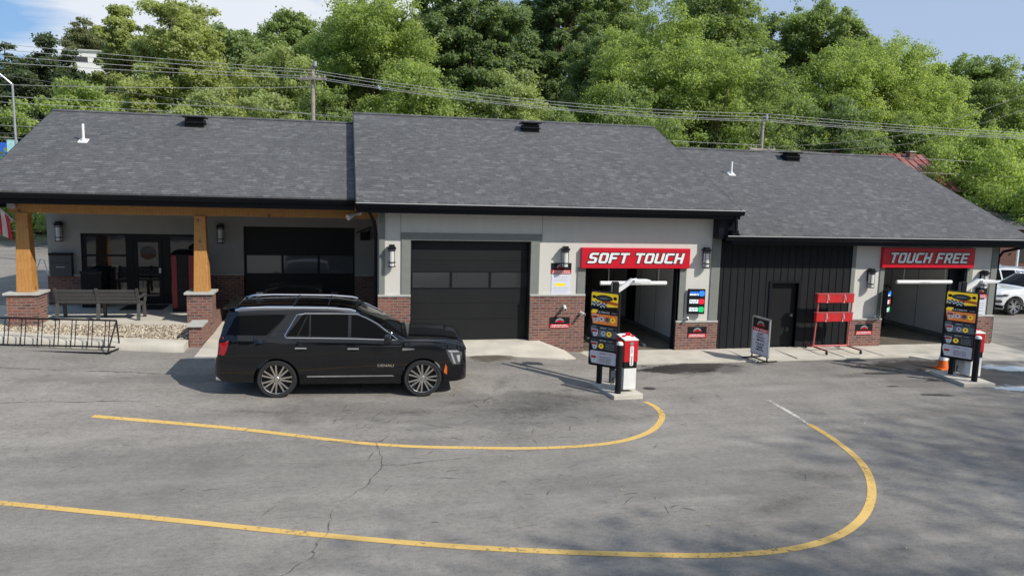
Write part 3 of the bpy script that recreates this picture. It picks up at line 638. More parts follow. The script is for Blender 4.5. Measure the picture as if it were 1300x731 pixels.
# wash bay interiors
def bay(x0,x1,xi0,xi1,zc,lab):
    mb=MB(); mb.box(xi1,xi1+.05,W+.25,31.6,0,zc); bp(mb,'bay_wall','pvc')
    mb=MB(); mb.box(xi0-.05,xi0,W+.25,31.6,0,zc); bp(mb,'bay_wall','pvc')
    bp(MB().box(xi0,xi1,31.55,31.6,0,zc),'bay_wall','black'); bp(MB().box(xi0-.05,xi1+.05,W+.25,31.6,zc,zc+.05),'bay_ceiling','pvc')
    mb=MB()
    for y in [21.2+1.3*i for i in range(8)]: mb.box(xi1-.008,xi1-.001,y,y+.02,0,zc)
    bp(mb,'wall_joint','grey_trim')
    mb=MB(); mb.box(xi1-.06,xi1-.01,W+.4,31.5,.0,.16); bp(mb,'bay_skirting','grey_trim')
bay(6.53,9.3,6.0,9.75,3.2,''); bay(16.08,19.15,15.6,19.5,2.9,'')
structure(MB().box(6.0,9.75,W,31.6,-.05,.035).box(15.6,19.5,W,31.6,-.05,.035).build('bay_floor',simple('wet_concrete',(.16,.14,.11),.35,var=.3,vs=2)))
for xx in (7.2,8.6): structure(MB().box(xx,xx+.09,W+.6,31,.035,.12).build('wheel_guide_rail','galvanised'))
bp(MB().box(9.28,9.36,W+.0,W+.24,0.02,2.44).box(6.5,6.56,W+.02,W+.24,.02,2.44).box(6.5,9.36,W+.04,W+.24,2.40,2.46),'bay_frame','dark_metal')
bp(MB().box(19.0,19.17,W+.0,W+.24,0.02,2.5).box(18.66,19.0,W+.23,W+.3,.02,2.5).box(16.06,16.12,W+.02,W+.24,.02,2.5).box(16.06,19.17,W+.04,W+.24,2.42,2.5),'bay_frame','dark_metal')
# dark recess in the right side of the soft touch bay
bp(MB().box(9.70,9.735,24.2,24.95,.0,2.9),'bay_frame','black')
# ------------------------------------------------------------------ BLOCK LETTERS for the two red signs
GL={ # strokes as polygons on 0..1 x 0..1
'S':[[(.0,0),(.75,0),(.95,.15),(.95,.45),(.75,.58),(.32,.62),(.32,.8),(.98,.8),(.98,1),(.2,1),(.02,.86),(.02,.56),(.2,.42),(.64,.40),(.64,.2),(.0,.2)]],
'O':[[(0,.14),(.16,0),(.5,0),(.5,.2),(.3,.2),(.3,.8),(.5,.8),(.5,1),(.16,1),(0,.86)],[(.5,0),(.84,0),(1,.14),(1,.86),(.84,1),(.5,1),(.5,.8),(.7,.8),(.7,.2),(.5,.2)]],
'F':[[(0,0),(.3,0),(.3,.4),(.82,.4),(.82,.6),(.3,.6),(.3,.8),(.98,.8),(.98,1),(0,1)]],
'T':[[(.35,0),(.65,0),(.65,.8),(1,.8),(1,1),(0,1),(0,.8),(.35,.8)]],
'U':[[(0,.14),(.16,0),(.84,0),(1,.14),(1,1),(.7,1),(.7,.2),(.3,.2),(.3,1),(0,1)]],
'C':[[(0,.14),(.16,0),(.98,0),(.98,.22),(.3,.22),(.3,.8),(.98,.8),(.98,1),(.16,1),(0,.86)]],
'H':[[(0,0),(.3,0),(.3,.4),(.7,.4),(.7,0),(1,0),(1,1),(.7,1),(.7,.6),(.3,.6),(.3,1),(0,1)]],
'R':[[(0,0),(.3,0),(.3,.36),(.52,.36),(.70,0),(1,0),(.82,.40),(.98,.52),(.98,.86),(.84,1),(0,1),(0,.5),(.3,.5),(.3,.8),(.68,.8),(.68,.54),(.3,.54),(.3,.5),(0,.5)]],
'E':[[(0,0),(.96,0),(.96,.2),(.3,.2),(.3,.41),(.84,.41),(.84,.6),(.3,.6),(.3,.8),(.98,.8),(.98,1),(0,1)]]}
GL['R']=[[(0,0),(.3,0),(.3,1),(0,1)],[(.3,.8),(.68,.8),(.68,.54),(.3,.54),(.3,.36),(.52,.36),(.70,0),(1,0),(.82,.40),(.98,.52),(.98,.86),(.84,1),(.3,1)]]
def offset_poly(poly,d):
    out=[];n=len(poly)
    ar=sum(poly[i][0]*poly[(i+1)%n][1]-poly[(i+1)%n][0]*poly[i][1] for i in range(n))
    s=1 if ar>0 else -1
    for i in range(n):
        a,b,c=poly[i-1],poly[i],poly[(i+1)%n]
        e1=Vector((b[0]-a[0],b[1]-a[1])).normalized(); e2=Vector((c[0]-b[0],c[1]-b[1])).normalized()
        n1=Vector((e1.y,-e1.x))*s; n2=Vector((e2.y,-e2.x))*s; m=(n1+n2)
        if m.length<1e-4: m=n1
        else: m=m/max(m.length_squared/2,.5)
        out.append((b[0]+m.x*d,b[1]+m.y*d))
    return out
def block_sign(x0,x1,z0,z1,text,label,lw,wh):
    xc=(x0+x1)/2; zc=(z0+z1)/2
    s=empty('wall_sign',label,'sign',(xc,W-.06,z0)); w=(x1-x0)/2; h=z1-z0
    MB().box(-w,w,-.06,.06,0,h).build('sign_board','sign_red',s,bevel=.008)
    n=sum(1 if c!=' ' else .45 for c in text); gap=.13; adv=(lw)/(n+gap*(len(text)-1)); x=-lw/2
    mbw=MB();mbk=MB(); sh=.26
    for c in text:
        if c==' ': x+=adv*(.45+gap); continue
        for poly in GL[c]:
            P=[(x+px*adv+ (pz-.5)*wh*sh, h/2+(pz-.5)*wh) for px,pz in poly]
            mbk.prism(offset_poly(P,.020),-.067,-.0605); mbw.prism(P,-.073,-.0675)
        x+=adv*(1+gap)
    mbk.build('letter_outline','black',s); mbw.build('lettering','white_plastic',s); return s
block_sign(6.37,9.6,2.43,3.0,'SOFT TOUCH','red rectangular sign reading SOFT TOUCH over the middle wash bay',2.82,.29)
block_sign(15.91,19.2,2.48,3.09,'TOUCH FREE','red rectangular sign reading TOUCH FREE over the right wash bay',2.80,.32)
# ------------------------------------------------------------------ wall lanterns
def lantern():
    s=empty('wall_lantern','x','lamp',(0,0,0),group='wall lanterns on the car wash front')
    MB().box(-.06,.06,-.03,0,-.10,.26).build('back_plate','dark_metal',s,bevel=.004)
    MB().box(-.10,.10,-.24,-.0,.20,.235).box(-.07,.07,-.2,-.06,.235,.29).lathe([(.001,.0),(.115,.0),(.115,.03),(.001,.03)],(0,-.13,.17),'z',24).build('cap','dark_metal',s)
    MB().lathe([(.001,-.27),(.085,-.27),(.085,.17),(.001,.17)],(0,-.13,0),'z',24).build('lamp_glass','frosted',s,smooth=True)
    mb=MB()
    for z in (-.28,-.17,.14): mb.lathe([(.09,z-.012),(.1,z-.012),(.1,z+.012),(.09,z+.012)],(0,-.13,0),'z',24)
    for a in (45,135,225,315): mb.tube([(.095*math.cos(R(a)),-.13+.095*math.sin(R(a)),-.28),(.095*math.cos(R(a)),-.13+.095*math.sin(R(a)),.17)],.006,6)
    mb.build('cage','dark_metal',s); return s
L0=lantern()
for i,(x,y,z,lab) in enumerate(((-8.15,Y2,2.98,'black wall lantern with frosted glass left of the office storefront'),(-3.7,Y2,2.98,'black wall lantern in the porch shade between office and left garage door'),(1.19,W,2.74,'black wall lantern on the narrow white panel left of the middle garage door'),
   (5.9,W,2.74,'black wall lantern left of the SOFT TOUCH sign, above the small notices'),(10.1,W,2.75,'black wall lantern right of the SOFT TOUCH sign'),(15.55,W,2.16,'black wall lantern left of the right wash bay, casting a long slanting shadow'),(19.62,W,2.12,'black wall lantern behind the lamp arm at the far right wall end'))):
    o=L0 if i==0 else copy_tree(L0); o.location=(x,y,z); o['label']=lab
# ------------------------------------------------------------------ small wall signs
def emblem(parent,cx,cz,w,y):
    """arched emblem: a grey arch over a small bar"""
    P=[(cx+w*.5*math.cos(a),cz+w*.42*math.sin(a)) for a in [math.pi*k/12 for k in range(13)]]+[(cx+w*.30*math.cos(a),cz+w*.24*math.sin(a)) for a in [math.pi*(12-k)/12 for k in range(13)]]
    for k in range(12):
        a,b=P[k],P[k+1]; c,d=P[25-k-1],P[25-k]
    mb=MB()
    for k in range(12): mb.prism([P[k],P[25-k],P[24-k],P[k+1]],y-.0015,y-.0005)
    mb.build('emblem','silver' if 0 else 'galvanised',parent)
    mb=MB()
    for k,(u,ww) in enumerate(((-.42,.20),(-.16,.14),(.04,.16),(.26,.18))): mb.prism([(cx+u*w,cz-.02*w),(cx+(u+ww)*w,cz-.02*w),(cx+(u+ww+.03)*w,cz+.16*w),(cx+(u+.03)*w,cz+.16*w)],y-.004,y-.003)
    mb.build('emblem_band','sign_red',parent)
def rows_text(parent,x0,x1,z,h,y,mat,rng,name='small_print'):
    mb=MB(); x=x0
    while x<x1-.01:
        w=rng.uniform(.012,.05); e=min(x+w,x1); mb.prism([(x,z),(e,z),(e,z+h),(x,z+h)],y-.002,y-.0008); x=e+rng.uniform(.006,.014)
    return mb.build(name,mat,parent)
rng=random.Random(11)
def notice(x0,x1,z0,z1,y,label,name='notice_sign'):
    s=empty(name,label,'sign',((x0+x1)/2,y,z0),group=None); w=(x1-x0)/2; h=z1-z0
    MB().box(-w,w,-.012,0,0,h).build('sign_board','black',s)
    MB().box(-w+.004,w-.004,-.0145,-.0125,.004,h*.36).build('red_band','sign_red',s)
    emblem(s,0,h*.55,w*.9,-.0125)
    rows_text(s,-w*.82,w*.82,h*.22,h*.07,-.0145,'white_plastic',rng); rows_text(s,-w*.9,w*.9,h*.07,h*.07,-.0145,'white_plastic',rng); return s
notice(5.54,6.12,2.26,2.56,W,'black and red notice just below the lantern left of the SOFT TOUCH bay')
notice(5.53,6.10,.76,1.06,W-.075,'black and red notice on the tall brick pier left of the SOFT TOUCH bay')
notice(9.68,10.26,.42,.74,W-.075,'black and red notice on the low brick right of the SOFT TOUCH bay')
notice(15.2,15.78,.42,.74,W-.075,'black and red notice on the low brick left of the TOUCH FREE bay')
notice(19.42,19.86,1.52,1.86,W-.035,'black and red notice on the wall end behind the right menu board')
s=empty('paper_notice','white paper notice with a yellow highlighted line under the black and red notice','sign',(5.83,W,1.7))
MB().box(-.27,.27,-.01,0,0,.54).build('sheet','paper',s); MB().prism([(-.16,.22),(.12,.22),(.14,.25),(.12,.30),(-.16,.30),(-.18,.26)],-.0125,-.0105).build('highlight','yellow',s)
for z in (.46,.38,.16,.10,.04): rows_text(s,-.2,.2,z,.012,-.0105,'card_pale_glow',rng)
s=empty('paper_notice','plain white paper notice on the wall end below the black and red notice','sign',(19.66,W-.035,1.0)); MB().box(-.18,.18,-.01,0,0,.46).build('sheet','paper',s)
for z in (.36,.28,.2,.1): rows_text(s,-.13,.13,z,.014,-.0105,'galvanised',rng)
# digital signs
def digital(x,y,z,w,h,rot,label,dep=.09):
    s=empty('digital_sign',label,'sign',(x,y,z),rot); MB().box(-w/2,w/2,-dep,0,0,h).build('housing','black',s,bevel=.006)
    for k,m in enumerate(('led_blue','led_red','led_green')):
        zc=h*(.83-.32*k)
        mb=MB(); mb.prism([(w*.18,zc-.075),(w*.40,zc-.075),(w*.45,zc-.04),(w*.45,zc+.04),(w*.40,zc+.075),(w*.18,zc+.075),(w*.13,zc+.04),(w*.13,zc-.04)],-dep-.006,-dep-.002); mb.build('indicator_light',m,s)
        rows_text(s,-w*.42,w*.10,zc+.008,.045,-dep-.001,'led_white' if k!=0 else 'led_blue',rng,'display_text'); rows_text(s,-w*.42,w*.10,zc-.055,.045,-dep-.001,'led_white',rng,'display_text')
    return s
digital(9.87,W-.06,1.12,.50,.72,R(-6),'slim black digital sign with blue, red and green rows right of the SOFT TOUCH bay')
digital(15.98,W-.20,1.09,.36,.74,R(38),'black digital sign turned outward left of the TOUCH FREE bay opening',.16)
MB  # cameras
def camera(x,y,z,d,label):
    s=empty('security_camera',label,'camera',(x,y,z)); MB().lathe([(.001,0),(.042,0),(.042,.05),(.001,.05)],(0,-.05,0),'y',20).build('mount','white_plastic',s)
    dv=Vector(d).normalized(); MB().tube([Vector((0,-.05,0)),Vector((0,-.05,0))+dv*.06,Vector((0,-.05,0))+dv*.18],[.036,.04,.04],16).build('camera_body','white_plastic',s,smooth=True)
    MB().tube([Vector((0,-.05,0))+dv*.181,Vector((0,-.05,0))+dv*.19],[.028,.028],16).build('lens','black',s); return s
camera(6.42,W-.07,1.18,(.15,-1,-.1),'white bullet camera at the right edge of the tall brick pier'); camera(5.93,W-.07,1.36,(-.1,-.6,-.2),'small white camera on the brick pier above the black and red notice')
camera(9.66,W-.0,1.0,(-.4,-.7,-.1),'white camera under the slim digital sign'); camera(15.86,W-.0,.97,(-.3,-.8,.1),'small white camera below the outward turned digital sign')
camera(10.5,W-.04,3.55,(-.6,-.5,-.1),'white camera under the end of the middle eave')
# flood lights
s=empty('flood_light','round grey flood light at the left end of the porch beam','lamp',(-8.12,21.28,3.82)); MB().lathe([(.001,-.12),(.07,-.14),(.095,-.12),(.10,-.02),(.05,0),(.001,0)],(0,0,0),'y',20).build('lamp_head','galvanised',s,smooth=True); MB().lathe([(.001,-.125),(.08,-.125)],(0,-.016,0),'y',20).build('lens','lamp_lens',s)
s=empty('flood_light','twin head white flood light at the right end of the porch beam','lamp',(.38,21.28,3.78)); MB().box(-.06,.06,-.05,0,-.06,.06).build('mount','white_plastic',s)
for dx,dz in ((-.16,-.04),(.14,.08)): MB().tube([(0,-.05,0),(dx*.6,-.12,dz*.6),(dx,-.18,dz),(dx*1.9,-.30,dz*1.9-.04)],[.02,.03,.05,.085],14).build('lamp_head','white_plastic',s,smooth=True)
s=empty('wall_speaker','dark wall mounted loudspeaker bracket beside the left garage door','speaker',(.62,24.5,2.95)); MB().box(-.15,.15,-.25,-.02,-.12,.12).build('housing','black',s,bevel=.01); MB().bar((0,-.02,0),(.2,0,.25),.04).bar((-.28,-.1,.1),(.2,-.1,.3),.03).build('bracket','dark_metal',s)
# mailbox cabinet
s=empty('wall_mailbox','dark grey wall cabinet left of the office storefront','mailbox',(-8.12,Y2,1.67)); MB().box(-.29,.29,-.2,0,0,.62).build('cabinet','bench_grey',s,bevel=.01); MB().box(-.31,.31,-.23,0,.62,.68).build('lid','black',s,bevel=.01); MB().box(-.27,.27,-.206,-.2,.4,.41).build('slot','black',s); rows_text(s,-.12,.12,.26,.03,-.2,'galvanised',rng)
# trash bin before window
s=empty('waste_bin','black square waste bin in front of the left storefront window','bin',(-7.2,24.15,FZ)); taper(MB(),-.27,.27,-.25,.25,0,.98,-.01).build('bin_body','black',s,bevel=.015); MB().box(-.30,.30,-.28,.28,.98,1.06).box(-.2,.2,-.2,.2,1.06,1.1).build('lid','black_rubber',s,bevel=.01)
# red locker
s=empty('vending_machine','tall red and black vending cabinet behind the second porch post','vending machine',(-4.35,23.3,FZ)); MB().box(-.48,.42,-.3,.4,0,1.66).build('cabinet','black',s,bevel=.01)
MB().box(-.47,-.34,-.315,-.301,.12,1.62).box(-.02,.41,-.315,-.301,.12,1.62).box(-.481,-.484,-.29,.1,.1,1.6).build('red_panel','maroon',s); mb=MB()
for k in range(5): mb.box(-.31,-.05,-.312,-.301,.15+.3*k,.42+.3*k)
mb.build('locker_door','dark_metal',s); MB().hexa([(-.5,-.34,1.66),(.44,-.34,1.66),(.44,.42,1.66),(-.5,.42,1.66),(-.4,-.24,1.76),(.34,-.24,1.76),(.34,.3,1.76),(-.4,.3,1.76)]).build('top','black',s)
structure(MB().box(-6.35,-5.2,23.4,24.3,FZ+.004,FZ+.018).build('door_mat','black_rubber'))
# ------------------------------------------------------------------ bench (seen from behind)
s=empty('park_bench','dark grey slatted double bench facing the office, seen from behind','bench',(-6.4,21.75,FZ),R(-2))
def slab_between(mb,x0,x1,a,b,t): # thin board spanning x, from (y,z) a to b
    (ya,za),(yb,zb)=a,b; d=math.hypot(yb-ya,zb-za); ny,nz=-(zb-za)/d*t/2,(yb-ya)/d*t/2
    mb.hexa([(x0,ya-ny,za-nz),(x1,ya-ny,za-nz),(x1,yb-ny,zb-nz),(x0,yb-ny,zb-nz),(x0,ya+ny,za+nz),(x1,ya+ny,za+nz),(x1,yb+ny,zb+nz),(x0,yb+ny,zb+nz)])
for x0,x1 in ((-.98,-.03),(.03,.98)):
    mb=MB()
    for k in range(4): slab_between(mb,x0,x1,(-.02-.03*k,.46+.095*k),(-.045-.03*k,.54+.095*k),.03)
    mb.build('backrest','bench_grey',s,bevel=.004); mb=MB()
    for k in range(4): mb.box(x0,x1,.03+.115*k,.13+.115*k,.42,.45)
    mb.build('seat','bench_grey',s,bevel=.004)
for x in (-1.0,0.,1.0):
    mb=MB(); mb.bar((x,-.16,.86),(x,-.0,.42),.07,.05,(0,1,0)); mb.bar((x,-.0,.44),(x,-.08,0),.08,.07,(0,1,0)); mb.bar((x,.45,.44),(x,.50,0),.08,.07,(0,1,0)); mb.bar((x,-.03,.40),(x,.5,.40),.06,.06); mb.build('leg','bench_grey',s,bevel=.005)
for x in (-1.03,1.03): MB().bar((x,-.05,.62),(x,.5,.64),.08,.04).bar((x,.46,.44),(x,.48,.63),.06,.05,(0,1,0)).build('armrest','bench_grey',s,bevel=.004)
# ------------------------------------------------------------------ bike rack
x1=-5.36; s=empty('bike_rack','low black grid style bike rack standing on the asphalt by the kerb','bike rack',(-5.4,19.1,.46),R(-11.5))
LEN=7.5; mb=MB(); mb.tube([(-LEN,.32,.72),(.0,.32,.72)],.022,8); mb.tube([(-LEN,.20,.10),(.0,.20,.10)],.02,8); mb.tube([(-LEN,-.15,.03),(.06,-.15,.03)],.02,8); mb.tube([(-LEN,.42,.03),(.06,.42,.03)],.02,8)
mb.build('rail','black',s,smooth=True); mb=MB()
for x in (-LEN,0,-3.9): MB().tube([(x,-.2,.03),(x,.45,.03)],.02,8).tube([(x,-.15,.03),(x,.32,.72)],.018,8).tube([(x,.42,.03),(x,.32,.72)],.018,8).build('end_frame','black',s,smooth=True); k=0; x=-.16
while x>-LEN:
    MB().tube([(x,.32,.72),(x,.20,.10)],.011,6).build('upright','black',s); x-=(.095 if k%2==0 else .30); k+=1
# ------------------------------------------------------------------ menu boards
def rounded(x0,x1,z0,z1,r,n=5):
    P=[]
    for cx,cz,a0 in ((x1-r,z0+r,-90),(x1-r,z1-r,0),(x0+r,z1-r,90),(x0+r,z0+r,180)):
        for k in range(n+1):
            a=R(a0+90*k/n); P.append((cx+r*math.cos(a),cz+r*math.sin(a)))
    return P
def circ(cx,cz,rx,rz=None,n=20):
    rz=rz or rx; return [(cx+rx*math.cos(2*math.pi*k/n),cz+rz*math.sin(2*math.pi*k/n)) for k in range(n)]
def menu(loc,th,w,z0,z1,label,legs):
    s=empty('menu_board',label,'sign',loc,-th); h=z1-z0; y=-.05
    pn=MB().prism(rounded(-w/2,w/2,z0,z1,.04),-.05,.03).build('panel','black',s,bevel=.004)
    def P(poly,d,mat,name): return MB().prism([(x*w,z0+zz*h) for x,zz in poly],y-.0035*d,y-.0035*(d-1)-.0008).build(name,mat,s)
    # row heights measured from the photographed board (fractions from the bottom)
    top=[(-.46,.775),(.46,.775),(.46,.965),(.44,.985),(-.44,.985),(-.46,.965)]
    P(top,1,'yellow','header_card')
    P([(-.46,.775),(.46,.775),(.46,.815),(.1,.80),(-.15,.83),(-.46,.80)],2,'black','header_road')
    P([(-.2,.86),(.46,.83),(.46,.87),(.1,.885)],2,'orange','header_flame')
    P([(-.02+.30*math.cos(a),.915+.042*math.sin(a)) for a in [2*math.pi*k/24 for k in range(24)]],3,'black','header_oval')
    P([(-.02+.27*math.cos(a),.915+.030*math.sin(a)) for a in [2*math.pi*k/24 for k in range(24)]],4,'bench_grey','header_oval')
    for cx in (-.37,.36): P([(cx+.065*math.cos(a),.925+.022*math.sin(a)) for a in [2*math.pi*k/10 for k in range(10)]],3,'black','header_flag')
    mb=MB(); mk=MB()
    for i in range(9):
        for j in range(3):
            u=-.44+.058*i; zz=.80+.020*j+.012*math.sin(i*.8); (mb if (i+j)%2 else mk).prism([(a*w,z0+b*h) for a,b in ((u,zz),(u+.058,zz-.003),(u+.058,zz+.017),(u,zz+.02))],y-.0105,y-.0078)
    mb.build('checker_flag','white_plastic',s); mk.build('checker_flag','black',s)
    rows_text(s,-.16*w,.12*w,z0+.908*h,.022,y-.0145,'galvanised',rng)
    rows=((.565,.755,'card_orange_glow',3,'ULTIMATE WASH'),(.395,.545,'card_grey',2,'BEST WASH'),(.225,.375,'card_dark',1,'BETTER WASH'),(.035,.205,'card_pale_glow',0,'GOOD WASH'))
    for z_a,z_b,mat,ic,title in rows:
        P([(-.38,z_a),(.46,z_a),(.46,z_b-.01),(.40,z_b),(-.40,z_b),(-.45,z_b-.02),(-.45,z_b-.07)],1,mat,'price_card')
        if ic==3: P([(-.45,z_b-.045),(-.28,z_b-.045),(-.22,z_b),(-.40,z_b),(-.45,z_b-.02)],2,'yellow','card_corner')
        if ic: P([(-.28,z_b-.055),(.46,z_b-.055),(.46,z_b-.01),(.40,z_b),(-.22,z_b)],2,'black' if ic==3 else 'card_dark','title_band')
        text_mesh(title.split()[0],.040 if ic==3 else .026,'white_plastic' if ic else 'black','title_text',s,bold=.02,loc=(-.02*w if ic==3 else .0,y-.0085,z0+(z_b-.027)*h),width=.42*w if ic==3 else .22*w)
        text_mesh('WASH',.022 if ic==3 else .02,'white_plastic' if ic else 'black','title_text',s,loc=((.34 if ic==3 else .24)*w,y-.0085,z0+(z_b-.027)*h),width=.17*w)
        zc=(z_a+z_b-.04)/2
        P([(-.42,zc+.045),(-.20,zc+.045),(-.19,zc-.02),(-.24,zc-.05),(-.33,zc-.055)],3,'white_plastic','price_shield'); P([(-.40,zc+.036),(-.22,zc+.036),(-.215,zc+.005),(-.39,zc+.005)],4,'rack_red','price_shield')
        text_mesh({3:'18',2:'15',1:'12',0:'9'}[ic],.035,'black','price_text',s,bold=.02,loc=(-.285*w,y-.017,z0+(zc-.022)*h))
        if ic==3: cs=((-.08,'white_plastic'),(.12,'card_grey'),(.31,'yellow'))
        elif ic==2: cs=((.20,'yellow'),(.0,'card_pale_glow'))
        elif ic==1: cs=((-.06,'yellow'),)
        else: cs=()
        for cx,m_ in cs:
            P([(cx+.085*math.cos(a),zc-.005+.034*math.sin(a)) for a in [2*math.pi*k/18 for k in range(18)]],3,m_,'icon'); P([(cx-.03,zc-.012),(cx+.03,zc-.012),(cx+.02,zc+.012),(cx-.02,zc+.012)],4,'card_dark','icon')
        if ic in (0,1):
            for q in range(4): rows_text(s,(.10 if ic else -.1)*w,(.40 if ic else .30)*w,z0+(zc+.025-.022*q)*h,.012,y-.008,'black' if ic==0 else 'galvanised',rng)
    for lx in legs:
        MB().box(lx-.05,lx+.05,.03,.13,.08,z1*.8).build('post','black',s,bevel=.004)
    return s
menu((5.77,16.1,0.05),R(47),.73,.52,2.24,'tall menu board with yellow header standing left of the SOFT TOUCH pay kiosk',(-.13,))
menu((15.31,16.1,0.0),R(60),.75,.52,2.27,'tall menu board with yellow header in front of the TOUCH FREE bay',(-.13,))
# ------------------------------------------------------------------ pay stations
def station(loc,rot,kind,lab):
    s=empty('pay_station',lab,'kiosk',loc,rot)
    MB().box(-.15,.15,-.2,.22,.08,.56).build('cabinet','white_paint',s,bevel=.006)
    MB().box(-.152,.152,-.202,.222,.56,.70).build('black_band','black',s); 
    MB().hexa([(-.165,-.215,.70),(.165,-.215,.70),(.165,.24,.70),(-.165,.24,.70),(-.165,-.215,1.18),(.165,-.215,1.18),(.165,.24,1.24),(-.165,.24,1.24)]).build('red_head','red',s,bevel=.01)
    MB().hexa([(-.17,-.22,1.182),(.17,-.22,1.182),(.17,.245,1.242),(-.17,.245,1.242),(-.17,-.22,1.20),(.17,-.22,1.20),(.17,.245,1.26),(-.17,.245,1.26)]).build('top_plate','white_paint',s,bevel=.004)
    if kind:
        MB().prism(rounded(-.03,.055,.62,1.06,.03),-.222,-.216).build('label','white_plastic',s)
        for i,ch in enumerate('PAY HERE'):
            if ch!=' ': text_mesh(ch,.04,'black','lettering',s,bold=.03,loc=(.012,-.224,1.02-.052*i))
        MB().prism(circ(.01,1.115,.045,.035),-.2185,-.2165).build('logo','galvanised',s)
    # topper emblem
    tp=MB(); tp.prism([(-.15,1.2),(.15,1.2),(.13,1.27),(.07,1.27),(.04,1.33),(-.04,1.33),(-.07,1.27),(-.13,1.27)],-.02,.0).build('topper_sign','sign_red',s); MB().prism([(-.1,1.22),(.1,1.22),(.05,1.25),(-.05,1.25)],-.024,-.0205).build('topper_mark','white_plastic',s)
    MB().tube([(-.27,.0,.3),(-.3,.05,.2),(-.25,.1,.12)],.012,6).tube([(-.2,.1,.45),(-.3,.12,.42),(-.3,.12,.1)],.014,6).box(-.3,-.2,.02,.1,.3,.44).build('conduit','galvanised',s)
    return s
def island(loc,rot,x0,x1,y0,y1):
    o=MB().box(x0,x1,y0,y1,-.1,.09).build('concrete_island','concrete',None,bevel=.012,loc=loc,rotz=rot); return o
def lamp_post(loc,rot,lab,arm):
    s=empty('gate_lamp',lab,'lamp',loc,rot); MB().box(-.06,.06,-.04,.04,.05,2.30).build('post','dark_metal',s,bevel=.004)
    MB().box(-.08,.06,-.06,.06,1.98,2.42).build('camera_housing','black',s,bevel=.006); MB().box(-.10,-.081,-.03,.05,2.1,2.4).build('side_plate','silver',s)
    MB().lathe([(.001,-.075),(.035,-.075),(.035,-.055)],(0,0,2.12),'y',16).build('lens','blue',s)
    MB().bar((.02,0,2.20),(.40*arm,0,2.46),.09,.10).bar((.38*arm,0,2.455),(.50*arm,-.0,2.48),.05,.05).build('arm','white_paint',s,bevel=.006); MB().box(.40*arm,.80*arm,-.13,.13,2.40,2.47).build('lamp_head','white_paint',s,bevel=.008); MB().box(.50*arm,.70*arm,-.07,.07,2.412,2.419).build('lens','frosted',s); return s
def bollard(x,y,lab,z=0):
    s=empty('bollard',lab,'bollard',(x,y,z)); MB().lathe([(.001,0),(.07,0),(.07,1.10),(.001,1.10)],(0,0,0),'z',24).build('pipe','black',s,smooth=True); MB().lathe([(.073,1.10),(.073,1.13),(.05,1.165),(.001,1.175)],(0,0,0),'z',24).build('cap','white_paint',s,smooth=True)
tag(island((5.98,15.78,.05),R(8),-.36,.36,-.60,.62),'low concrete island under the SOFT TOUCH pay kiosk','concrete island')
station((6.14,15.60,.12),R(4),1,'white pay kiosk with red head and vertical PAY HERE label'); bollard(5.87,15.35,'black bollard with pale cap beside the PAY HERE kiosk',.12)
lamp_post((6.05,16.25,.08),0,'dark post with white lamp arm behind the left menu board',1)
tag(island((15.38,16.0,.0),R(-8),-.40,.42,-.72,.65),'low concrete island under the right pay kiosk by the traffic cone','concrete island')
station((15.62,15.98,.06),R(-4),0,'white pay kiosk with red head beside the right menu board'); bollard(15.32,15.5,'black bollard with pale cap at the right pay kiosk',.07)
lamp_post((15.62,16.45,.05),0,'dark post with white lamp arm behind the right menu board',1.15)
# clearance bars
for x0,x1,z,lab in ((6.94,8.93,2.01,'white clearance bar hanging across the SOFT TOUCH opening'),(16.47,18.45,2.04,'white clearance bar hanging across the TOUCH FREE opening')):
    s=empty('clearance_bar',lab,'clearance bar',((x0+x1)/2,W-.09,z)); w=(x1-x0)/2; MB().tube([(-w,0,0),(-w+.01,0,0),(w-.01,0,0),(w,0,0)],[.045,.058,.058,.045],14).build('bar','white_plastic',s,smooth=True)
    MB().tube([(-w*.75,0,.05),(-w*.75,0,.42)],.006,5).tube([(w*.75,0,.05),(w*.75,0,.42)],.006,5).build('hanger','galvanised',s); rows_text(s,-.2,.2,-.01,.02,-.058,'galvanised',rng)
# wash brushes inside soft touch
for x,y,m_,lab in ((6.5,21.4,'brush_green','green hanging wash brush just inside the SOFT TOUCH bay'),(7.0,22.3,'brush_blue','blue hanging wash brush deeper inside the SOFT TOUCH bay')):
    s=empty('wash_brush',lab,'brush',(x,y,0)); MB().tube([(0,0,.3),(0,0,2.9)],.05,10).build('spindle','dark_metal',s); mb=MB(); r2=random.Random(5)
    for k in range(70):
        a=r2.uniform(0,6.28); z=r2.uniform(1.1,2.5); rr=r2.uniform(.22,.36); ca,sa=math.cos(a),math.sin(a); mb.add([(0.05*ca-.04*sa,.05*sa+.04*ca,z),(.05*ca+.04*sa,.05*sa-.04*ca,z),(rr*ca+.05*sa,rr*sa-.05*ca,z-.45),(rr*ca-.05*sa,rr*sa+.05*ca,z-.45)],[(0,1,2,3)])
    mb.build('bristles',m_,s)
# pressure hose in right bay
s=empty('pressure_hose','black hose looped on a stand against the right bay wall','hose',(18.9,23.2,.035)); P=[(-.1+.28*math.sin(t),0,.95+.55*math.cos(t)) for t in [k*.35 for k in range(19)]]; MB().tube([(-.1,0,0),(-.1,0,1.5)],.025,8).build('stand','dark_metal',s); MB().tube(P+[(-.3,-.2,.2),(-1.,-.3,.02),(-1.6,.1,.02)],.018,8).build('hose','hose',s,smooth=True)
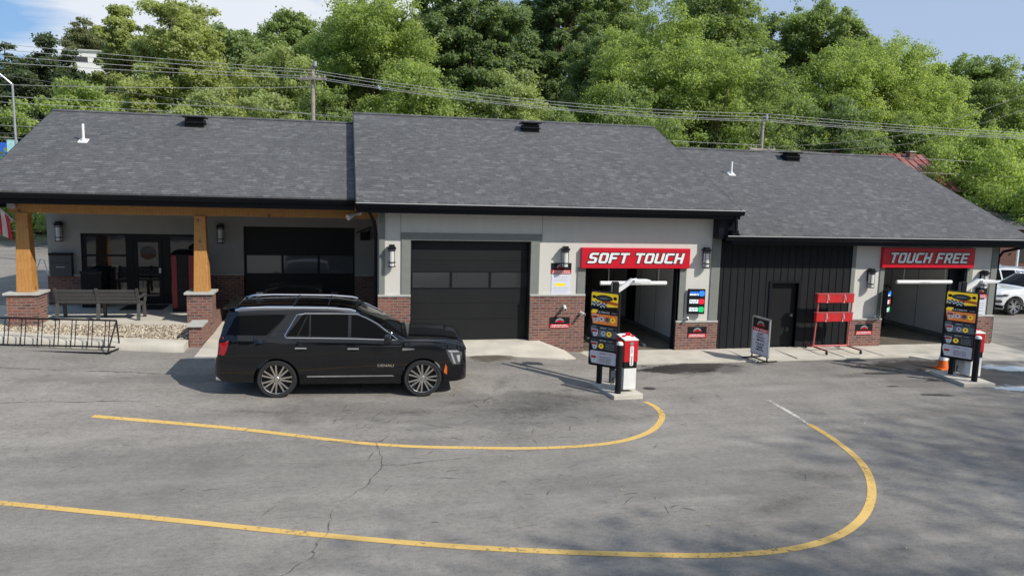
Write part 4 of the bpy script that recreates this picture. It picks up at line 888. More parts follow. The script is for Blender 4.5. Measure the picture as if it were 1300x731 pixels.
# ------------------------------------------------------------------ portable A sign
s=empty('pavement_sign','grey framed rolling sign reading SOFT TOUCH and TOUCH FREE with arrows','sign',(11.16,18.5,.04),R(-85)); w=.78; z0,z1=.14,1.20; hw=w/2
MB().box(-hw+.03,hw-.03,-.012,.012,z0+.03,z1-.03).build('panel','paper',s)
MB().box(-hw,hw,-.025,.025,z1-.035,z1).box(-hw,hw,-.025,.025,z0,z0+.035).box(-hw,-hw+.035,-.025,.025,z0,z1).box(hw-.035,hw,-.025,.025,z0,z1).build('frame','silver' if 0 else 'galvanised',s,bevel=.004)
MB().prism([(-hw+.04,z1-.30),(hw-.04,z1-.30),(hw-.04,z1-.045),(-hw+.04,z1-.045)],-.016,-.013).build('header','black',s); MB().prism([(-hw+.04,z1-.40),(hw-.04,z1-.40),(hw-.04,z1-.30),(-hw+.04,z1-.30)],-.016,-.013).build('red_band','sign_red',s)
emblem(s,0,z1-.24,.34,-.0165); text_mesh('CAR WASH',.06,'white_plastic','lettering',s,bold=.02,width=.6,loc=(0,-.0175,z1-.35))
for t_,z,sh in (('SOFT',z1-.47,.3),('TOUCH',z1-.56,.3),('TOUCH',z1-.74,.3),('FREE',z1-.83,.3)): text_mesh(t_,.072,'black','lettering',s,shear=sh,bold=.03,width=.38 if len(t_)==5 else .29,loc=(0,-.0145,z))
for z in (z1-.635,z1-.905): MB().prism([(-.18,z),(-.06,z-.03),(-.06,z-.012),(.18,z-.012),(.18,z+.012),(-.06,z+.012),(-.06,z+.03)],-.016,-.013).build('arrow','black',s)
MB().box(-hw+.05,hw-.05,-.0145,-.013,z1-.665,z1-.660).build('divider','black',s)
MB().tube([(-hw+.05,0,z0),(-hw+.05,0,.03)],.02,8).tube([(hw-.05,0,z0),(hw-.05,0,.03)],.02,8).bar((-hw,0,.03),(hw,0,.03),.03).bar((-hw+.05,-.32,.03),(-hw+.05,.32,.03),.03).bar((hw-.05,-.32,.03),(hw-.05,.32,.03),.03).build('base','dark_metal',s)
# ------------------------------------------------------------------ red rack
s=empty('mat_rack','red wheeled mat rack with two padded boards in front of the dark siding','rack',(14.08,19.5,.05)); hw=.56
MB().tube([(-hw-.02,0,.14),(-hw+.05,0,1.66)],.024,10).tube([(hw+.0,0,.14),(hw+.05,0,1.66)],.024,10).tube([(-hw-.05,0,.14),(hw+.05,0,.14)],.024,10).build('frame','pale_red_tube',s,smooth=True)
for x in (-hw,hw): MB().tube([(x,.38,.12),(x,-.62,.12)],.022,10).build('foot','maroon',s,smooth=True)
for zz in (1.56,1.0):
    MB().box(-.60,.62,-.07,.06,zz-.13,zz+.13).build('padded_board','rack_red',s,bevel=.02); MB().box(-.61,.63,-.085,.065,zz+.132,zz+.145).build('board_edge','pale_red_tube',s)
    for x in (-.28,.28): MB().box(x-.01,x+.01,-.078,-.071,zz-.13,zz+.12).bar((x+.005,-.088,zz+.12),(x+.03,-.115,zz-.04),.022,.012).build('strap','white_paint',s)
for x in (-hw,hw):
    for y in (-.62,.38): MB().lathe([(.001,-.015),(.045,-.015),(.045,.015),(.001,.015)],(x,y,.05),'x',14).box(x-.02,x+.02,y-.02,y+.02,.06,.12).build('caster','black',s)
# cone
s=empty('traffic_cone','orange traffic cone with pale band behind the right menu board','traffic cone',(15.88,17.15,.0)); MB().box(-.19,.19,-.19,.19,0,.035).build('base','orange',s,bevel=.01); MB().lathe([(.15,.035),(.04,.62),(.001,.63)],(0,0,0),'z',24).build('cone_body','orange',s,smooth=True); MB().lathe([(.112,.25),(.086,.39)],(0,0,0),'z',24).build('reflective_band','white_plastic',s)
# handrail hoop far left
s=empty('handrail','thin white bent pipe rail at the left end of the building','handrail',(-9.6,27,.62)); MB().tube([(-.25,0,0),(-.15,0,.9),(0,0,1.3),(.1,0,1.28),(.2,0,.85),(.28,.0,0)],.02,8).build('rail','white_plastic',s,smooth=True)
# ------------------------------------------------------------------ flag
s=empty('flag','striped flag hanging from a slanted pole at the left porch post','flag',(-8.12,21.2,3.45)); MB().tube([(0,0,0),(-1.25,-.35,1.5)],.018,8).build('flag_pole','white_paint',s); MB().lathe([(.001,-.03),(.04,-.03),(.04,.03),(.001,.03)],(0,0,0),'y',12).build('bracket','galvanised',s)
A=Vector((-.06,-.02,.07)); Bq=Vector((-1.2,-.34,1.44)); NU,NV=26,26
def fpt(u,v): # u along pole , v down
    p=A.lerp(Bq,u); drop=v*(.95-.1*u); sway=.06*math.sin(u*14+v*2)*v+.03*math.sin(u*31)*v
    return (p.x*(1-.35*v*.6)+.02*v, p.y+sway-.02, min(p.z,A.z+.35+.9*u)-drop*(.5+.5*u)-.12*v)
for st in range(13):
    mb=MB()
    for i in range(st*2,st*2+2):
        for j in range(NV):
            if st>=6 and j<NV*.4: continue
            mb.add([fpt(i/NU,j/NV),fpt((i+1)/NU,j/NV),fpt((i+1)/NU,(j+1)/NV),fpt(i/NU,(j+1)/NV)],[(0,1,2,3)])
    mb.build('white_stripe' if st%2 else 'red_stripe','cloth_white' if st%2 else 'cloth_red',s)
mb=MB()
for i in range(12,NU):
    for j in range(int(NV*.4)+1): mb.add([fpt(i/NU,j/NV),fpt((i+1)/NU,j/NV),fpt((i+1)/NU,(j+1)/NV),fpt(i/NU,(j+1)/NV)],[(0,1,2,3)])
mb.build('star_field','cloth_blue',s)
# ------------------------------------------------------------------ CARS
def make_car(name,label,cat,P,paint,loc,rot,denali=False,scale=1):
    s=empty(name,label,cat,loc,rot)
    top=lambda x: float(np.interp(x,[p[0] for p in P['top']],[p[1] for p in P['top']]))
    hw_=lambda x: float(np.interp(x,[p[0] for p in P['w']],[p[1] for p in P['w']]))
    belt0=P['belt']; zroof=P['zroof']; tum=P['tum']; wr=P['wr']; ax=P['axles']; bot=P['bot']
    def belt(x): return min(belt0(x),top(x)-.03)
    def botz(x): return float(np.interp(x,[p[0] for p in bot],[p[1] for p in bot]))
    def arch(x):
        z=botz(x)
        for a in ax:
            d=abs(x-a)
            if d<wr+.055: z=max(z,wr-.01+math.sqrt(max((wr+.055)**2-d*d,0)))
        return z
    def sidey(x,z):
        W_=hw_(x); b=belt(x)
        if z<=b:
            t=(z-.78)/.55; y=W_-.035*t*t-(.02 if z>b-.06 else 0)
            y-=max(0,(.45-z))*.25
            # shoulder crease
            return y
        yb=sidey(x,b-1e-6); return yb-.015-(z-b)*tum
    xs_=[]; x=P['top'][0][0]; xend=P['top'][-1][0]
    ks=[p[0] for p in P['top']]
    while x<xend: xs_.append(round(x,4)); x+=.05
    xs_+=ks+[xend]
    for a in ax:
        for k in range(-24,25): xs_.append(a+(wr+.055)*math.sin(k/24*math.pi/2)); 
        xs_+= [a-wr-.056,a+wr+.056]
    xs_=sorted(set(round(v,4) for v in xs_ if P['top'][0][0]<=v<=xend))
    rings=[]; NS,NG,NR=12,6,8
    for x in xs_:
        zt=top(x); b=belt(x); zb=min(arch(x),b-.03); ze=max(b+.004,zt-(.07 if zt>b+.3 else .035)); r_=[]
        r_.append((x,0,zb)); r_.append((x,sidey(x,zb)-.1,zb))
        for k in range(NS+1):
            z=zb+(b-zb)*k/NS; r_.append((x,sidey(x,z),z))
        for k in range(1,NG+1):
            z=b+(ze-b)*k/NG; r_.append((x,sidey(x,z)-(.05*(1 if ze-b<.2 else 0))*k/NG,z))
        ye=r_[-1][1]
        for k in range(1,NR+1):
            t=k/NR; y=ye*math.cos(t*math.pi/2) if 0 else ye*(1-t); zz=ze+(zt-ze)*(1-(1-t)**2.6); r_.append((x,y,zz))
        rings.append(r_)
    n=len(rings[0]); vs=[];
    for r_ in rings: vs+=r_
    for r_ in rings: vs+=[(a,-b,c) for a,b,c in r_]
    off=len(rings)*n; body=[];ws=[];rw=[];roofg=[]
    W0,W1=P['ws']; Q0,Q1=P['rw']
    r0=2+NS+NG
    for i in range(len(rings)-1):
        xm=(xs_[i]+xs_[i+1])/2
        for k in range(n-1):
            f1=(i*n+k,(i+1)*n+k,(i+1)*n+k+1,i*n+k+1); f2=tuple(off+q for q in (i*n+k+1,(i+1)*n+k+1,(i+1)*n+k,i*n+k))
            tgt=body
            if k>=r0+1 and W0<xm<W1: tgt=ws
            elif k>=r0+1 and Q0<xm<Q1: tgt=rw
            elif k>=r0+2 and P.get('sun') and P['sun'][0]<xm<P['sun'][1]: tgt=roofg
            tgt+= [f1,f2]
    L_=len(rings)-1
    body.append(tuple(range(n-1,-1,-1))); body.append(tuple(off+i for i in range(n)))
    body.append(tuple(L_*n+i for i in range(n))); body.append(tuple(off+L_*n+i for i in range(n-1,-1,-1)))
    def sub(fs,nm,mat,sm=35):
        idx={};v2=[];f2=[]
        for f in fs:
            g=[]
            for q in f:
                if q not in idx: idx[q]=len(v2); v2.append(vs[q])
                g.append(idx[q])
            f2.append(tuple(g))
        return MB().add(v2,f2).build(nm,mat,s,smooth=sm)
    bo=sub(body,'body',paint)
    if ws: sub(ws,'windshield','car_glass')
    if rw: sub(rw,'rear_window','car_glass')
    if roofg: sub(roofg,'sunroof','car_glass')
    def proj_strip(lo,hi,x0,x1,offs,nz=8,dx=.04,side=-1):
        mb=MB(); m=max(2,int((x1-x0)/dx)); V=[];F=[]
        for i in range(m+1):
            x=x0+(x1-x0)*i/m; a,b=lo(x),hi(x)
            if b<a+.002: b=a+.002
            for k in range(nz+1):
                z=a+(b-a)*k/nz; V.append((x,side*(sidey(x,z)+offs),z))
        for i in range(m):
            for k in range(nz):
                q=(i*(nz+1)+k,(i+1)*(nz+1)+k,(i+1)*(nz+1)+k+1,i*(nz+1)+k+1); F.append(q if side<0 else q[::-1])
        return mb.add(V,F)
    def poly_lohi(poly):
        x0=min(p[0] for p in poly); x1=max(p[0] for p in poly)
        def rng_(x):
            zs=[]
            for i in range(len(poly)):
                a,b=poly[i],poly[(i+1)%len(poly)]
                if a[0]==b[0]: continue
                if min(a[0],b[0])-1e-6<=x<=max(a[0],b[0])+1e-6: zs.append(a[1]+(b[1]-a[1])*(x-a[0])/(b[0]-a[0]))
            return min(zs),max(zs)
        return x0,x1,rng_
    for side in (-1,1):
        for poly in P['windows']:
            x0,x1,rg=poly_lohi(poly); proj_strip(lambda x:rg(x)[0],lambda x:rg(x)[1],x0+.002,x1-.002,.006,side=side).build('side_window','car_glass',s,smooth=50)
        for nm,mat,poly,of in P['decals']:
            x0,x1,rg=poly_lohi(poly); proj_strip(lambda x:rg(x)[0],lambda x:rg(x)[1],x0+.0005,x1-.0005,of,nz=3,side=side).build(nm,mat,s,smooth=50)
        for nm,mat,path,rad in P['trims']:
            pts=[]
            for (xa,za),(xb,zb_) in zip(path[:-1],path[1:]):
                m=max(2,int(math.hypot(xb-xa,zb_-za)/.06))
                for k in range(m): 
                    x=xa+(xb-xa)*k/m; z=za+(zb_-za)*k/m; pts.append((x,side*(sidey(x,z)+.008),z))
            x,z=path[-1]; pts.append((x,side*(sidey(x,z)+.008),z)); MB().tube(pts,rad,6).build(nm,mat,s,smooth=True)
        for xa in P['seams']:
            za,zb_=P['seamz']; mb=proj_strip(lambda x:max(za,arch(x)+.03),lambda x:belt(x)-.01,xa-.005,xa+.005,.0015,side=side,dx=.005); mb.build('door_seam','black',s)
        for hx,hz in P['handles']:
            y=side*(sidey(hx,hz)+.03); h=MB().bar((hx-.12,y,hz),(hx+.12,y,hz),.025,.035).build('door_handle',P['hmat'],s,bevel=.006); 
            MB().prism(circ(hx,hz-.03,.07,.03,14),side*(sidey(hx,hz))-.0,side*(sidey(hx,hz)+.004)).build('handle_recess','black',s)
        # mirror
        mx,mz=P['mirror']; y0=side*(sidey(mx,mz)); mb=MB(); mb.hexa([(mx-.05,y0+side*.05,mz-.08),(mx+.14,y0+side*.05,mz-.07),(mx+.10,y0+side*.26,mz-.08),(mx-.05,y0+side*.28,mz-.08),(mx-.05,y0+side*.05,mz+.10),(mx+.08,y0+side*.05,mz+.09),(mx+.05,y0+side*.24,mz+.09),(mx-.05,y0+side*.27,mz+.10)])
        mb.bar((mx+.05,y0-side*.03,mz-.05),(mx+.03,y0+side*.1,mz-.03),.06,.05); mb.build('mirror',P['mmat'],s,bevel=.03,smooth=True); MB().box(mx-.056,mx-.051,min(y0+side*.07,y0+side*.26),max(y0+side*.07,y0+side*.26),mz-.06,mz+.08).build('mirror_glass','dark_lens',s)
        if P.get('rails'):
            xa,xb,yr,zr_=P['rails']; pts=[(xa,side*yr,zr_-.03),(xa+.12,side*yr,zr_+.015),(xa+.6,side*yr,zr_+.035),(xb-.6,side*yr,zr_+.035),(xb-.12,side*(yr-.0),zr_+.005),(xb,side*yr,zr_-.03)]; MB().tube(pts,.022,8).build('roof_rail','chrome',s,smooth=True)
        # wheels
        for a in ax:
            yc=side*(hw_(a)-.15); wb=MB().lathe([(.001,0),(wr*.75,0),(wr*.75,side*.05),(.001,side*.05)],(0,0,0),'y',32).build('wheel','black',s,loc=(a,yc,wr))
            MB().lathe([(wr*.75,-.12),(wr*.93,-.13),(wr*.985,-.10),(wr,-.05),(wr,.05),(wr*.985,.10),(wr*.93,.13),(wr*.79,.135),(wr*.75,.12),(wr*.75,-.12)],(0,0,0),'y',48).build('tyre','tyre',wb,smooth=True)
            mb=MB(); o_=side*.095; mb.lathe([(wr*.75,side*-.05),(wr*.75,side*.12),(wr*.765,side*.130),(wr*.76,side*.134),(wr*.735,side*.12),(wr*.73,side*.05),(wr*.73,side*-.05)],(0,0,0),'y',48); mb.lathe([(.001,side*.115),(.045,side*.115),(.07,side*.09),(.085,side*.05)],(0,0,0),'y',24)
            ns=P['spokes']
            for k in range(ns):
                th=2*math.pi*k/ns
                for dl in (-.09,.09):
                    a1=th+dl*2.2; a2=th+dl*1.9; am=th+dl*3.0; mb.bar((.06*math.cos(a1),o_,.06*math.sin(a1)),(wr*.745*math.cos(a2),o_+side*.012,wr*.745*math.sin(a2)),.036,.03,(0,1,0))
            mb.build('rim',P['rim'],wb)
    return s,sidey,top,hw_
# large black suv ; x measured from rear axle
Y_={'top':[(-1.28,.80),(-1.26,.86),(-1.21,.90),(-1.19,1.05),(-1.16,1.30),(-1.11,1.52),(-1.05,1.72),(-1.01,1.87),(-.80,1.895),(-.3,1.93),(.5,1.945),(1.2,1.93),(1.62,1.875),(1.72,1.845),(2.2,1.56),(2.60,1.335),(2.72,1.30),(3.2,1.295),(3.6,1.275),(3.85,1.245),(3.96,1.19),(4.01,1.06),(4.04,.70)],
 'w':[(-1.28,.80),(-1.24,.90),(-1.15,.96),(-.8,1.01),(0,1.03),(2.8,1.03),(3.3,1.02),(3.6,1.0),(3.8,.975),(3.92,.93),(3.99,.87),(4.04,.80)],
 'belt':lambda x: float(np.interp(x,[-1.2,0,2.7,3.3,3.7,4.],[1.30,1.29,1.25,1.235,1.20,1.10])),'zroof':1.9,'tum':.34,'wr':.415,'axles':(0,3.07),
 'bot':[(-1.28,.50),(-1.1,.36),(-.6,.34),(.5,.30),(2.6,.30),(3.5,.32),(3.8,.33),(4.03,.36)],
 'ws':(1.72,2.64),'rw':(-1.16,-1.03),'sun':(.35,1.5),
 'windows':[[(-1.03,1.335),(-.86,1.70),(-.80,1.745),(.10,1.765),(.17,1.745),(-.22,1.335)],[(.19,1.335),(.25,1.325),(.66,1.325),(.66,1.775),(.52,1.77)],[(.69,1.322),(1.47,1.31),(1.47,1.775),(.69,1.777)],[(1.53,1.308),(2.36,1.29),(2.42,1.31),(2.02,1.60),(1.80,1.72),(1.66,1.765),(1.53,1.774)]],
 'decals':[('tail_light','tail_red',[(-1.19,.95),(-1.03,.93),(-.96,1.22),(-.98,1.31),(-1.12,1.31),(-1.19,1.2)],.004),('headlight','dark_lens',[(3.56,1.06),(3.62,.90),(3.72,.72),(3.90,.72),(3.93,.98),(3.80,1.06)],.005),('headlight_bar','lamp_lens',[(3.60,1.045),(3.85,1.03),(3.86,1.0),(3.62,1.0)],.010),('headlight_bar','lamp_lens',[(3.66,.99),(3.70,.99),(3.79,.74),(3.75,.74)],.010),('headlight_bar','lamp_lens',[(3.80,.93),(3.88,.93),(3.88,.78),(3.82,.78)],.010),('side_marker','amber',[(3.53,.55),(3.60,.50),(3.60,.66),(3.55,.78)],.004),
   ('side_vent','chrome',[(2.62,1.045),(2.88,1.065),(2.88,1.09),(2.62,1.10)],.006),('sill_trim','chrome',[(.62,.465),(2.46,.475),(2.44,.505),(.62,.50)],.012),('quarter_glass_bar','black',[(.40,1.325),(.43,1.325),(.64,1.77),(.61,1.77)],.009)],
 'trims':[('window_trim','chrome',[(.55,1.79),(.40,1.77),(.16,1.35),(.20,1.305),(.8,1.30),(1.5,1.29),(2.42,1.265),(2.52,1.27),(2.10,1.585),(1.85,1.715),(1.66,1.79),(1.3,1.80),(.55,1.795)],.011),('window_trim','dark_metal',[(-1.05,1.31),(-.2,1.31),(.19,1.77),(-.80,1.775)],.008)],
 'seams':(.60,1.50,2.55),'seamz':(.36,1),'handles':((.50,1.10),(1.58,1.09)),'hmat':'chrome','mirror':(2.28,1.31),'mmat':'car_black','rails':(-.85,1.62,.775,1.88),'spokes':7,'rim':'rim_metal'}
RX=-1.32; suv_rot=R(-2.6)
suv,sy,_,_=make_car('parked_suv','large glossy black SUV with chrome window trim parked across the lot, facing right','suv',Y_,'car_black',(RX,16.62,.215),suv_rot)
suv.rotation_euler=(R(2.0),R(.55),suv_rot); suv.scale=(.96,.96,.96)
# badge, grille, exhaust, plate, spoiler
t_=text_mesh('DENALI',.055,'chrome','door_lettering',suv,bold=.01,width=.34,loc=(0,0,0)); t_.location=(2.27,-(sy(2.27,.72)+.008),.72)
MB().box(4.0,4.045,-.62,.62,.62,1.02).build('grille','dark_metal',suv,bevel=.02); mb=MB()
for k in range(5): mb.box(4.046,4.056,-.58,.58,.66+.075*k,.685+.075*k)
mb.build('grille_bar','chrome',suv)
MB().hexa([(-1.12,-.66,1.845),(-.85,-.72,1.87),(-.85,.72,1.87),(-1.12,.66,1.845),(-1.12,-.66,1.868),(-.85,-.72,1.905),(-.85,.72,1.905),(-1.12,.66,1.868)]).build('spoiler','car_black',suv,bevel=.012)
for y in (-.72,.72): MB().tube([(-1.05,y,.36),(-1.27,y,.37)],.05,12).build('exhaust_tip','chrome',suv,smooth=True)
MB().box(-1.20,-1.15,-.28,.28,.98,1.12).build('number_plate','white_paint',suv)
MB().bar((1.76,-.6,1.30),(2.6,-.45,1.31),.015).build('wiper','black',suv) if 0 else None
MB().tube([(2.72,-.55,1.30),(2.70,.05,1.33)],.012,6).build('wiper','black',suv)
MB().box(.30,.335,-.62,.62,1.948,1.952).box(1.02,1.04,-.62,.62,1.94,1.95).build('sunroof_seam','dark_metal',suv)
MB().hexa([(-.55,-.03,1.93),(-.35,-.03,1.935),(-.35,.03,1.935),(-.55,.03,1.93),(-.52,-.005,2.0),(-.45,-.015,1.96),(-.45,.015,1.96),(-.52,.005,2.0)]).build('roof_antenna','car_black',suv)
# generic smaller suv
def small(zs,rim='silver',spokes=6):
    return {'top':[(-.95,.62),(-.93,.80),(-.88,1.00),(-.80,1.25),(-.66,1.50),(-.55,1.60),(-.1,1.66),(.6,1.68),(1.05,1.64),(1.20,1.60),(1.65,1.33),(1.95,1.14),(2.05,1.10),(2.8,1.06),(3.2,1.0),(3.40,.92),(3.50,.78),(3.52,.6)] if zs==0 else
      [(-.95,.55),(-.93,.75),(-.85,.95),(-.70,1.02),(-.45,1.15),(-.05,1.34),(.3,1.41),(.9,1.44),(1.3,1.40),(1.8,1.20),(2.2,.98),(2.3,.95),(2.8,.90),(3.2,.82),(3.42,.72),(3.52,.6)],
     'w':[(-.95,.72),(-.88,.84),(-.6,.91),(0,.925),(2.3,.925),(2.9,.91),(3.2,.86),(3.4,.74),(3.52,.58)],
     'belt':(lambda x: float(np.interp(x,[-.9,0,2.2,3.,3.5],[1.08,1.05,1.0,.93,.75]))) if zs==0 else (lambda x: float(np.interp(x,[-.9,0,2.2,3.,3.5],[.95,.93,.9,.82,.65]))),'zroof':1.65,'tum':.42,'wr':.36,'axles':(0,2.64),
     'bot':[(-.95,.38),(-.7,.28),(.5,.24),(2.2,.24),(3.1,.24),(3.52,.30)],'ws':(1.18,1.97) if zs==0 else (1.36,2.22),'rw':(-.86,-.6) if zs==0 else (-.62,.2),'sun':None,
     'windows':[[(-.55,1.12),(-.30,1.46),(.02,1.50),(.10,1.50),(.05,1.10)],[(.12,1.10),(.90,1.08),(.90,1.53),(.16,1.52)],[(.98,1.08),(1.74,1.06),(1.42,1.33),(1.15,1.49),(1.08,1.52),(.98,1.53)]] if zs==0 else [[(-.2,.98),(.3,.97),(.8,.96),(.8,1.30),(.25,1.27)],[(.87,.96),(1.85,.93),(1.45,1.18),(1.2,1.28),(.87,1.30)]],
     'decals':[('tail_light','tail_red',[(-.88,.82),(-.66,.85),(-.66,.98),(-.85,1.0)],.004),('headlight','dark_lens',[(2.95,.85),(3.02,.77),(3.42,.74),(3.44,.80),(3.2,.87)],.005),('bumper_cladding','black',[(3.08,.26),(3.46,.31),(3.46,.44),(3.12,.40)],.005),('fog_recess','dark_lens',[(3.18,.56),(3.24,.50),(3.44,.50),(3.44,.62),(3.24,.63)],.005),('sill_cladding','black',[(.45,.25),(2.2,.25),(2.2,.38),(.45,.38)],.006)],
     'trims':[('wheel_arch','black',[(2.64+.43*math.cos(a),.36+.43*math.sin(a)) for a in [math.pi*k/10 for k in range(11)]],.022),('wheel_arch','black',[(.43*math.cos(a),.36+.43*math.sin(a)) for a in [math.pi*k/10 for k in range(11)]],.022)],
     'seams':(.06,.94,1.98),'seamz':(.3,1),'handles':((.75,.96),(1.72,.93)) if zs==0 else ((.75,.86),(1.7,.84)),'hmat':'dark_metal','mirror':(1.66,1.12) if zs==0 else (1.8,.98),'mmat':'car_white','rails':(-.45,1.2,.62,1.63) if zs==0 else None,'spokes':spokes,'rim':rim}
c1,_,_,_=make_car('parked_suv','white compact SUV parked nearest at the right edge, facing left','suv',small(0),'car_white',(26.45+2.75,26.2,.0),R(180))
MB().box(3.44,3.53,-.5,.5,.66,.76).box(3.40,3.52,-.62,.62,.34,.50).build('grille','black',c1,bevel=.01); 
for y in (-.6,.6): MB().lathe([(.001,.0),(.06,0),(.06,.03),(.001,.03)],(3.42,y,.52),'x',14).build('fog_lamp','lamp_lens',c1)
c2,_,_,_=make_car('parked_suv','silver SUV parked second from the right lot edge, behind the white compact SUV','suv',small(0),'car_silver',(29.9,29.2,.0),R(180))
c3,_,_,_=make_car('parked_suv','white SUV with roof rails farthest back in the right lot','suv',small(0),'car_white',(31.0,32.6,.0),R(180))
for c in (c1,c2,c3): c['group']='cars parked in the right lot'
c4,_,_,_=make_car('parked_car','low dark car parked behind the large SUV in front of the left garage door','car',small(1),'car_black',(-1.32,20.3,.43),R(90))
c4.scale=(1,1,1.0)
for o in C.objects:
    if o.parent==c4 and o.name.startswith('mirror') and 'glass' not in o.name: o.data.materials[0]=M['car_black']
# ------------------------------------------------------------------ utility poles, wires, street light
def upole(x,y,zb,h,label,arms):
    s=empty('utility_pole',label,'utility pole',(x,y,zb)); MB().tube([(0,0,0),(0,0,h)],[.14,.10],12).build('pole','pole_wood',s,smooth=True)
    for k,(z,l,ang) in enumerate(arms): MB().bar((-l*math.cos(ang),-.14-l*math.sin(ang),z),(l*math.cos(ang),-.14+l*math.sin(ang),z),.09,.11).build('crossarm','pole_wood',s)
    mb=MB()
    for k,(z,l,ang) in enumerate(arms):
        for u in (-.9,-.5,.5,.9): mb.lathe([(.001,0),(.03,0),(.045,.05),(.02,.09),(.04,.13),(.001,.16)],(l*u*math.cos(ang),-.14+l*u*math.sin(ang),z+.055),'z',8)
    mb.build('insulator','galvanised',s); MB().lathe([(.001,0),(.10,0),(.10,.25),(.001,.25)],(.12,-.15,h-.05),'z',12).build('cap_fitting','galvanised',s); return s
upole(-1.63,42,0,10.7,'weathered wooden utility pole behind the left roof ridge',[(10.0,.75,R(-25))])
upole(24.5,42,0,9.2,'thin utility pole rising behind the right roof beside the roof vent',[(7.35,.95,R(10))])
def wire(pts,sag,r,label,mat='wire_pale'):
    P=[]
    for (a,b) in zip(pts[:-1],pts[1:]):
        a=Vector(a);b=Vector(b)
        for k in range(24):
            t=k/24; p=a.lerp(b,t); p.z-=sag*4*t*(1-t); P.append(p)
    P.append(Vector(pts[-1])); o=MB().tube(P,r,5,False).build('overhead_wire',mat); tag(o,label,'wire','overhead wires behind the building')
Y=41.9
for k,(zl,zm,zr_,zz,lab) in enumerate(((12.6,10.45,9.45,9.35,'topmost wire of the bundle over the middle roof'),(12.1,10.3,9.25,9.2,'second wire of the bundle over the middle roof'),(11.6,10.1,9.08,9.1,'third wire of the bundle over the middle roof'),(10.9,10.0,8.98,9.0,'lowest wire of the bundle over the middle roof'))):
    wire([(-40,Y-k*.1,zl),(-1.63,Y-k*.1,zm),(24.5,Y-k*.1,zr_),(70,Y-k*.1,zz+.3)],.45,.014,lab)
wire([(-40,41,8.6),(-5.5,41,8.3),(10,41,7.9),(24.5,41.9,7.6)],.12,.013,'low pale wire just above the left roof ridge'); wire([(-40,41,9.6),(-16,41,9.3),(4,41,7.9)],.2,.013,'dark wire slanting down across the trees left of the pole','wire')
wire([(-40,40.5,9.4),(-1.63,41.9,9.6)],.7,.012,'thin sagging wire meeting the left pole below its crossarm')
wire([(24.5,41.8,7.5),(34,41,8.6),(46,41,12.9)],.15,.014,'upper thin service wire climbing to the right edge','wire'); wire([(24.5,41.8,7.3),(34,41,8.0),(46,41,11.8)],.15,.014,'lower thin service wire climbing to the right edge','wire')
for k,(za,zb_,lab) in enumerate(((7.3,7.1,'highest of the low wires crossing the pale trees at right'),(6.4,6.3,'second of the low wires crossing the pale trees at right'),(4.9,4.4,'third of the low wires right of the lowest roof'),(4.5,4.0,'fourth of the low wires right of the lowest roof'),(4.3,3.75,'lowest wire right of the lowest roof'))):
    wire([(24.5,42,za+.1),(52,42,zb_)],.1,.012,lab)
for k,(za,lab) in enumerate(((8.0,'highest of the wires left of the left roof rake'),(7.3,'second wire left of the left roof rake'),(6.95,'third wire left of the left roof rake'),(6.6,'fourth wire left of the left roof rake'),(6.4,'lowest wire left of the left roof rake'))):
    wire([(-40,40,za+.5),(-8,40,za-.15)],.1,.011,lab,'wire' if k%2 else 'wire_pale')
s=empty('street_light','pale metal street light pole with curved arm at the left edge','street light',(-14.95,40,.6)); MB().tube([(0,0,0),(-.05,0,8.2)],[.075,.05],12).build('pole','galvanised',s,smooth=True); MB().tube([(-.05,0,8.15),(-.35,-.1,8.45),(-.9,-.3,8.95),(-1.5,-.5,9.15)],[.045,.04,.035,.035],8).build('arm','galvanised',s,smooth=True); MB().box(-2.0,-1.4,-.62,-.38,9.08,9.18).build('lamp_head','galvanised',s,bevel=.02)
# ------------------------------------------------------------------ background buildings
def hip(name,label,x0,x1,y0,y1,zb,zw,zr_,wallm,roofm,ov=.5):
    s=empty(name,label,'building',((x0+x1)/2,(y0+y1)/2,zb)); a=(x1-x0)/2; b=(y1-y0)/2
    MB().box(-a,a,-b,b,0,zw).build('wall',wallm,s); mb=MB(); A_=a+ov;B_=b+ov
    mb.add([(-A_,-B_,zw),(A_,-B_,zw),(A_,B_,zw),(-A_,B_,zw),(-A_,0,zr_),(A_,0,zr_)],[(0,1,5,4),(2,3,4,5),(1,2,5),(3,0,4),(0,3,2,1)]); r=mb.build('roof',roofm,s); return s,r
s,r=hip('house','house with faded red metal roof showing above the right shingle roof',33.0,39.2,43,50,0,5.2,7.75,'brown_siding','red_metal_roof')
mb=MB()
for k in range(13): 
    x=-3.5+.58*k; mb.hexa([(x,-4.,5.21),(x+.05,-4.,5.21),(x+.05,0,7.76),(x,0,7.76),(x,-4.,5.26),(x+.05,-4.,5.26),(x+.05,0,7.81),(x,0,7.81)])
mb.build('roof_seam','red_metal_roof',r)
MB().box(1.95,2.35,-.7,-.3,6.8,7.85).build('chimney','brick',r); MB().box(1.9,2.4,-.75,-.25,7.85,7.92).build('chimney_cap','capstone',r)
mb=MB()
for x in (-2,0,2): mb.box(x-.45,x+.45,-3.53,-3.5,2.9,4.2)
mb.build('window','window_glass',s)
s,r=hip('low_building','brown sided low building beyond the cars at the right edge',38.3,50,38,46,0,3.0,4.4,'brown_siding','shingles'); MB().box(-4.5,-3.3,-4.03,-4.0,1.0,2.2).box(-2,-.8,-4.03,-4.0,1.0,2.2).build('window','window_glass',s)
s=empty('hilltop_building','flat white building on the wooded hill at upper left','building',(-30.5,107,8.0)); MB().box(-2.9,2.9,-2,2,0,12.1).build('wall','white_paint',s); MB().box(-3.1,3.1,-2.2,2.2,12.1,12.3).build('roof','capstone',s); MB().box(-2.6,-.4,-2.03,-2,10.8,11.4).box(.3,2.4,-2.03,-2,10.8,11.4).build('window','window_glass',s)
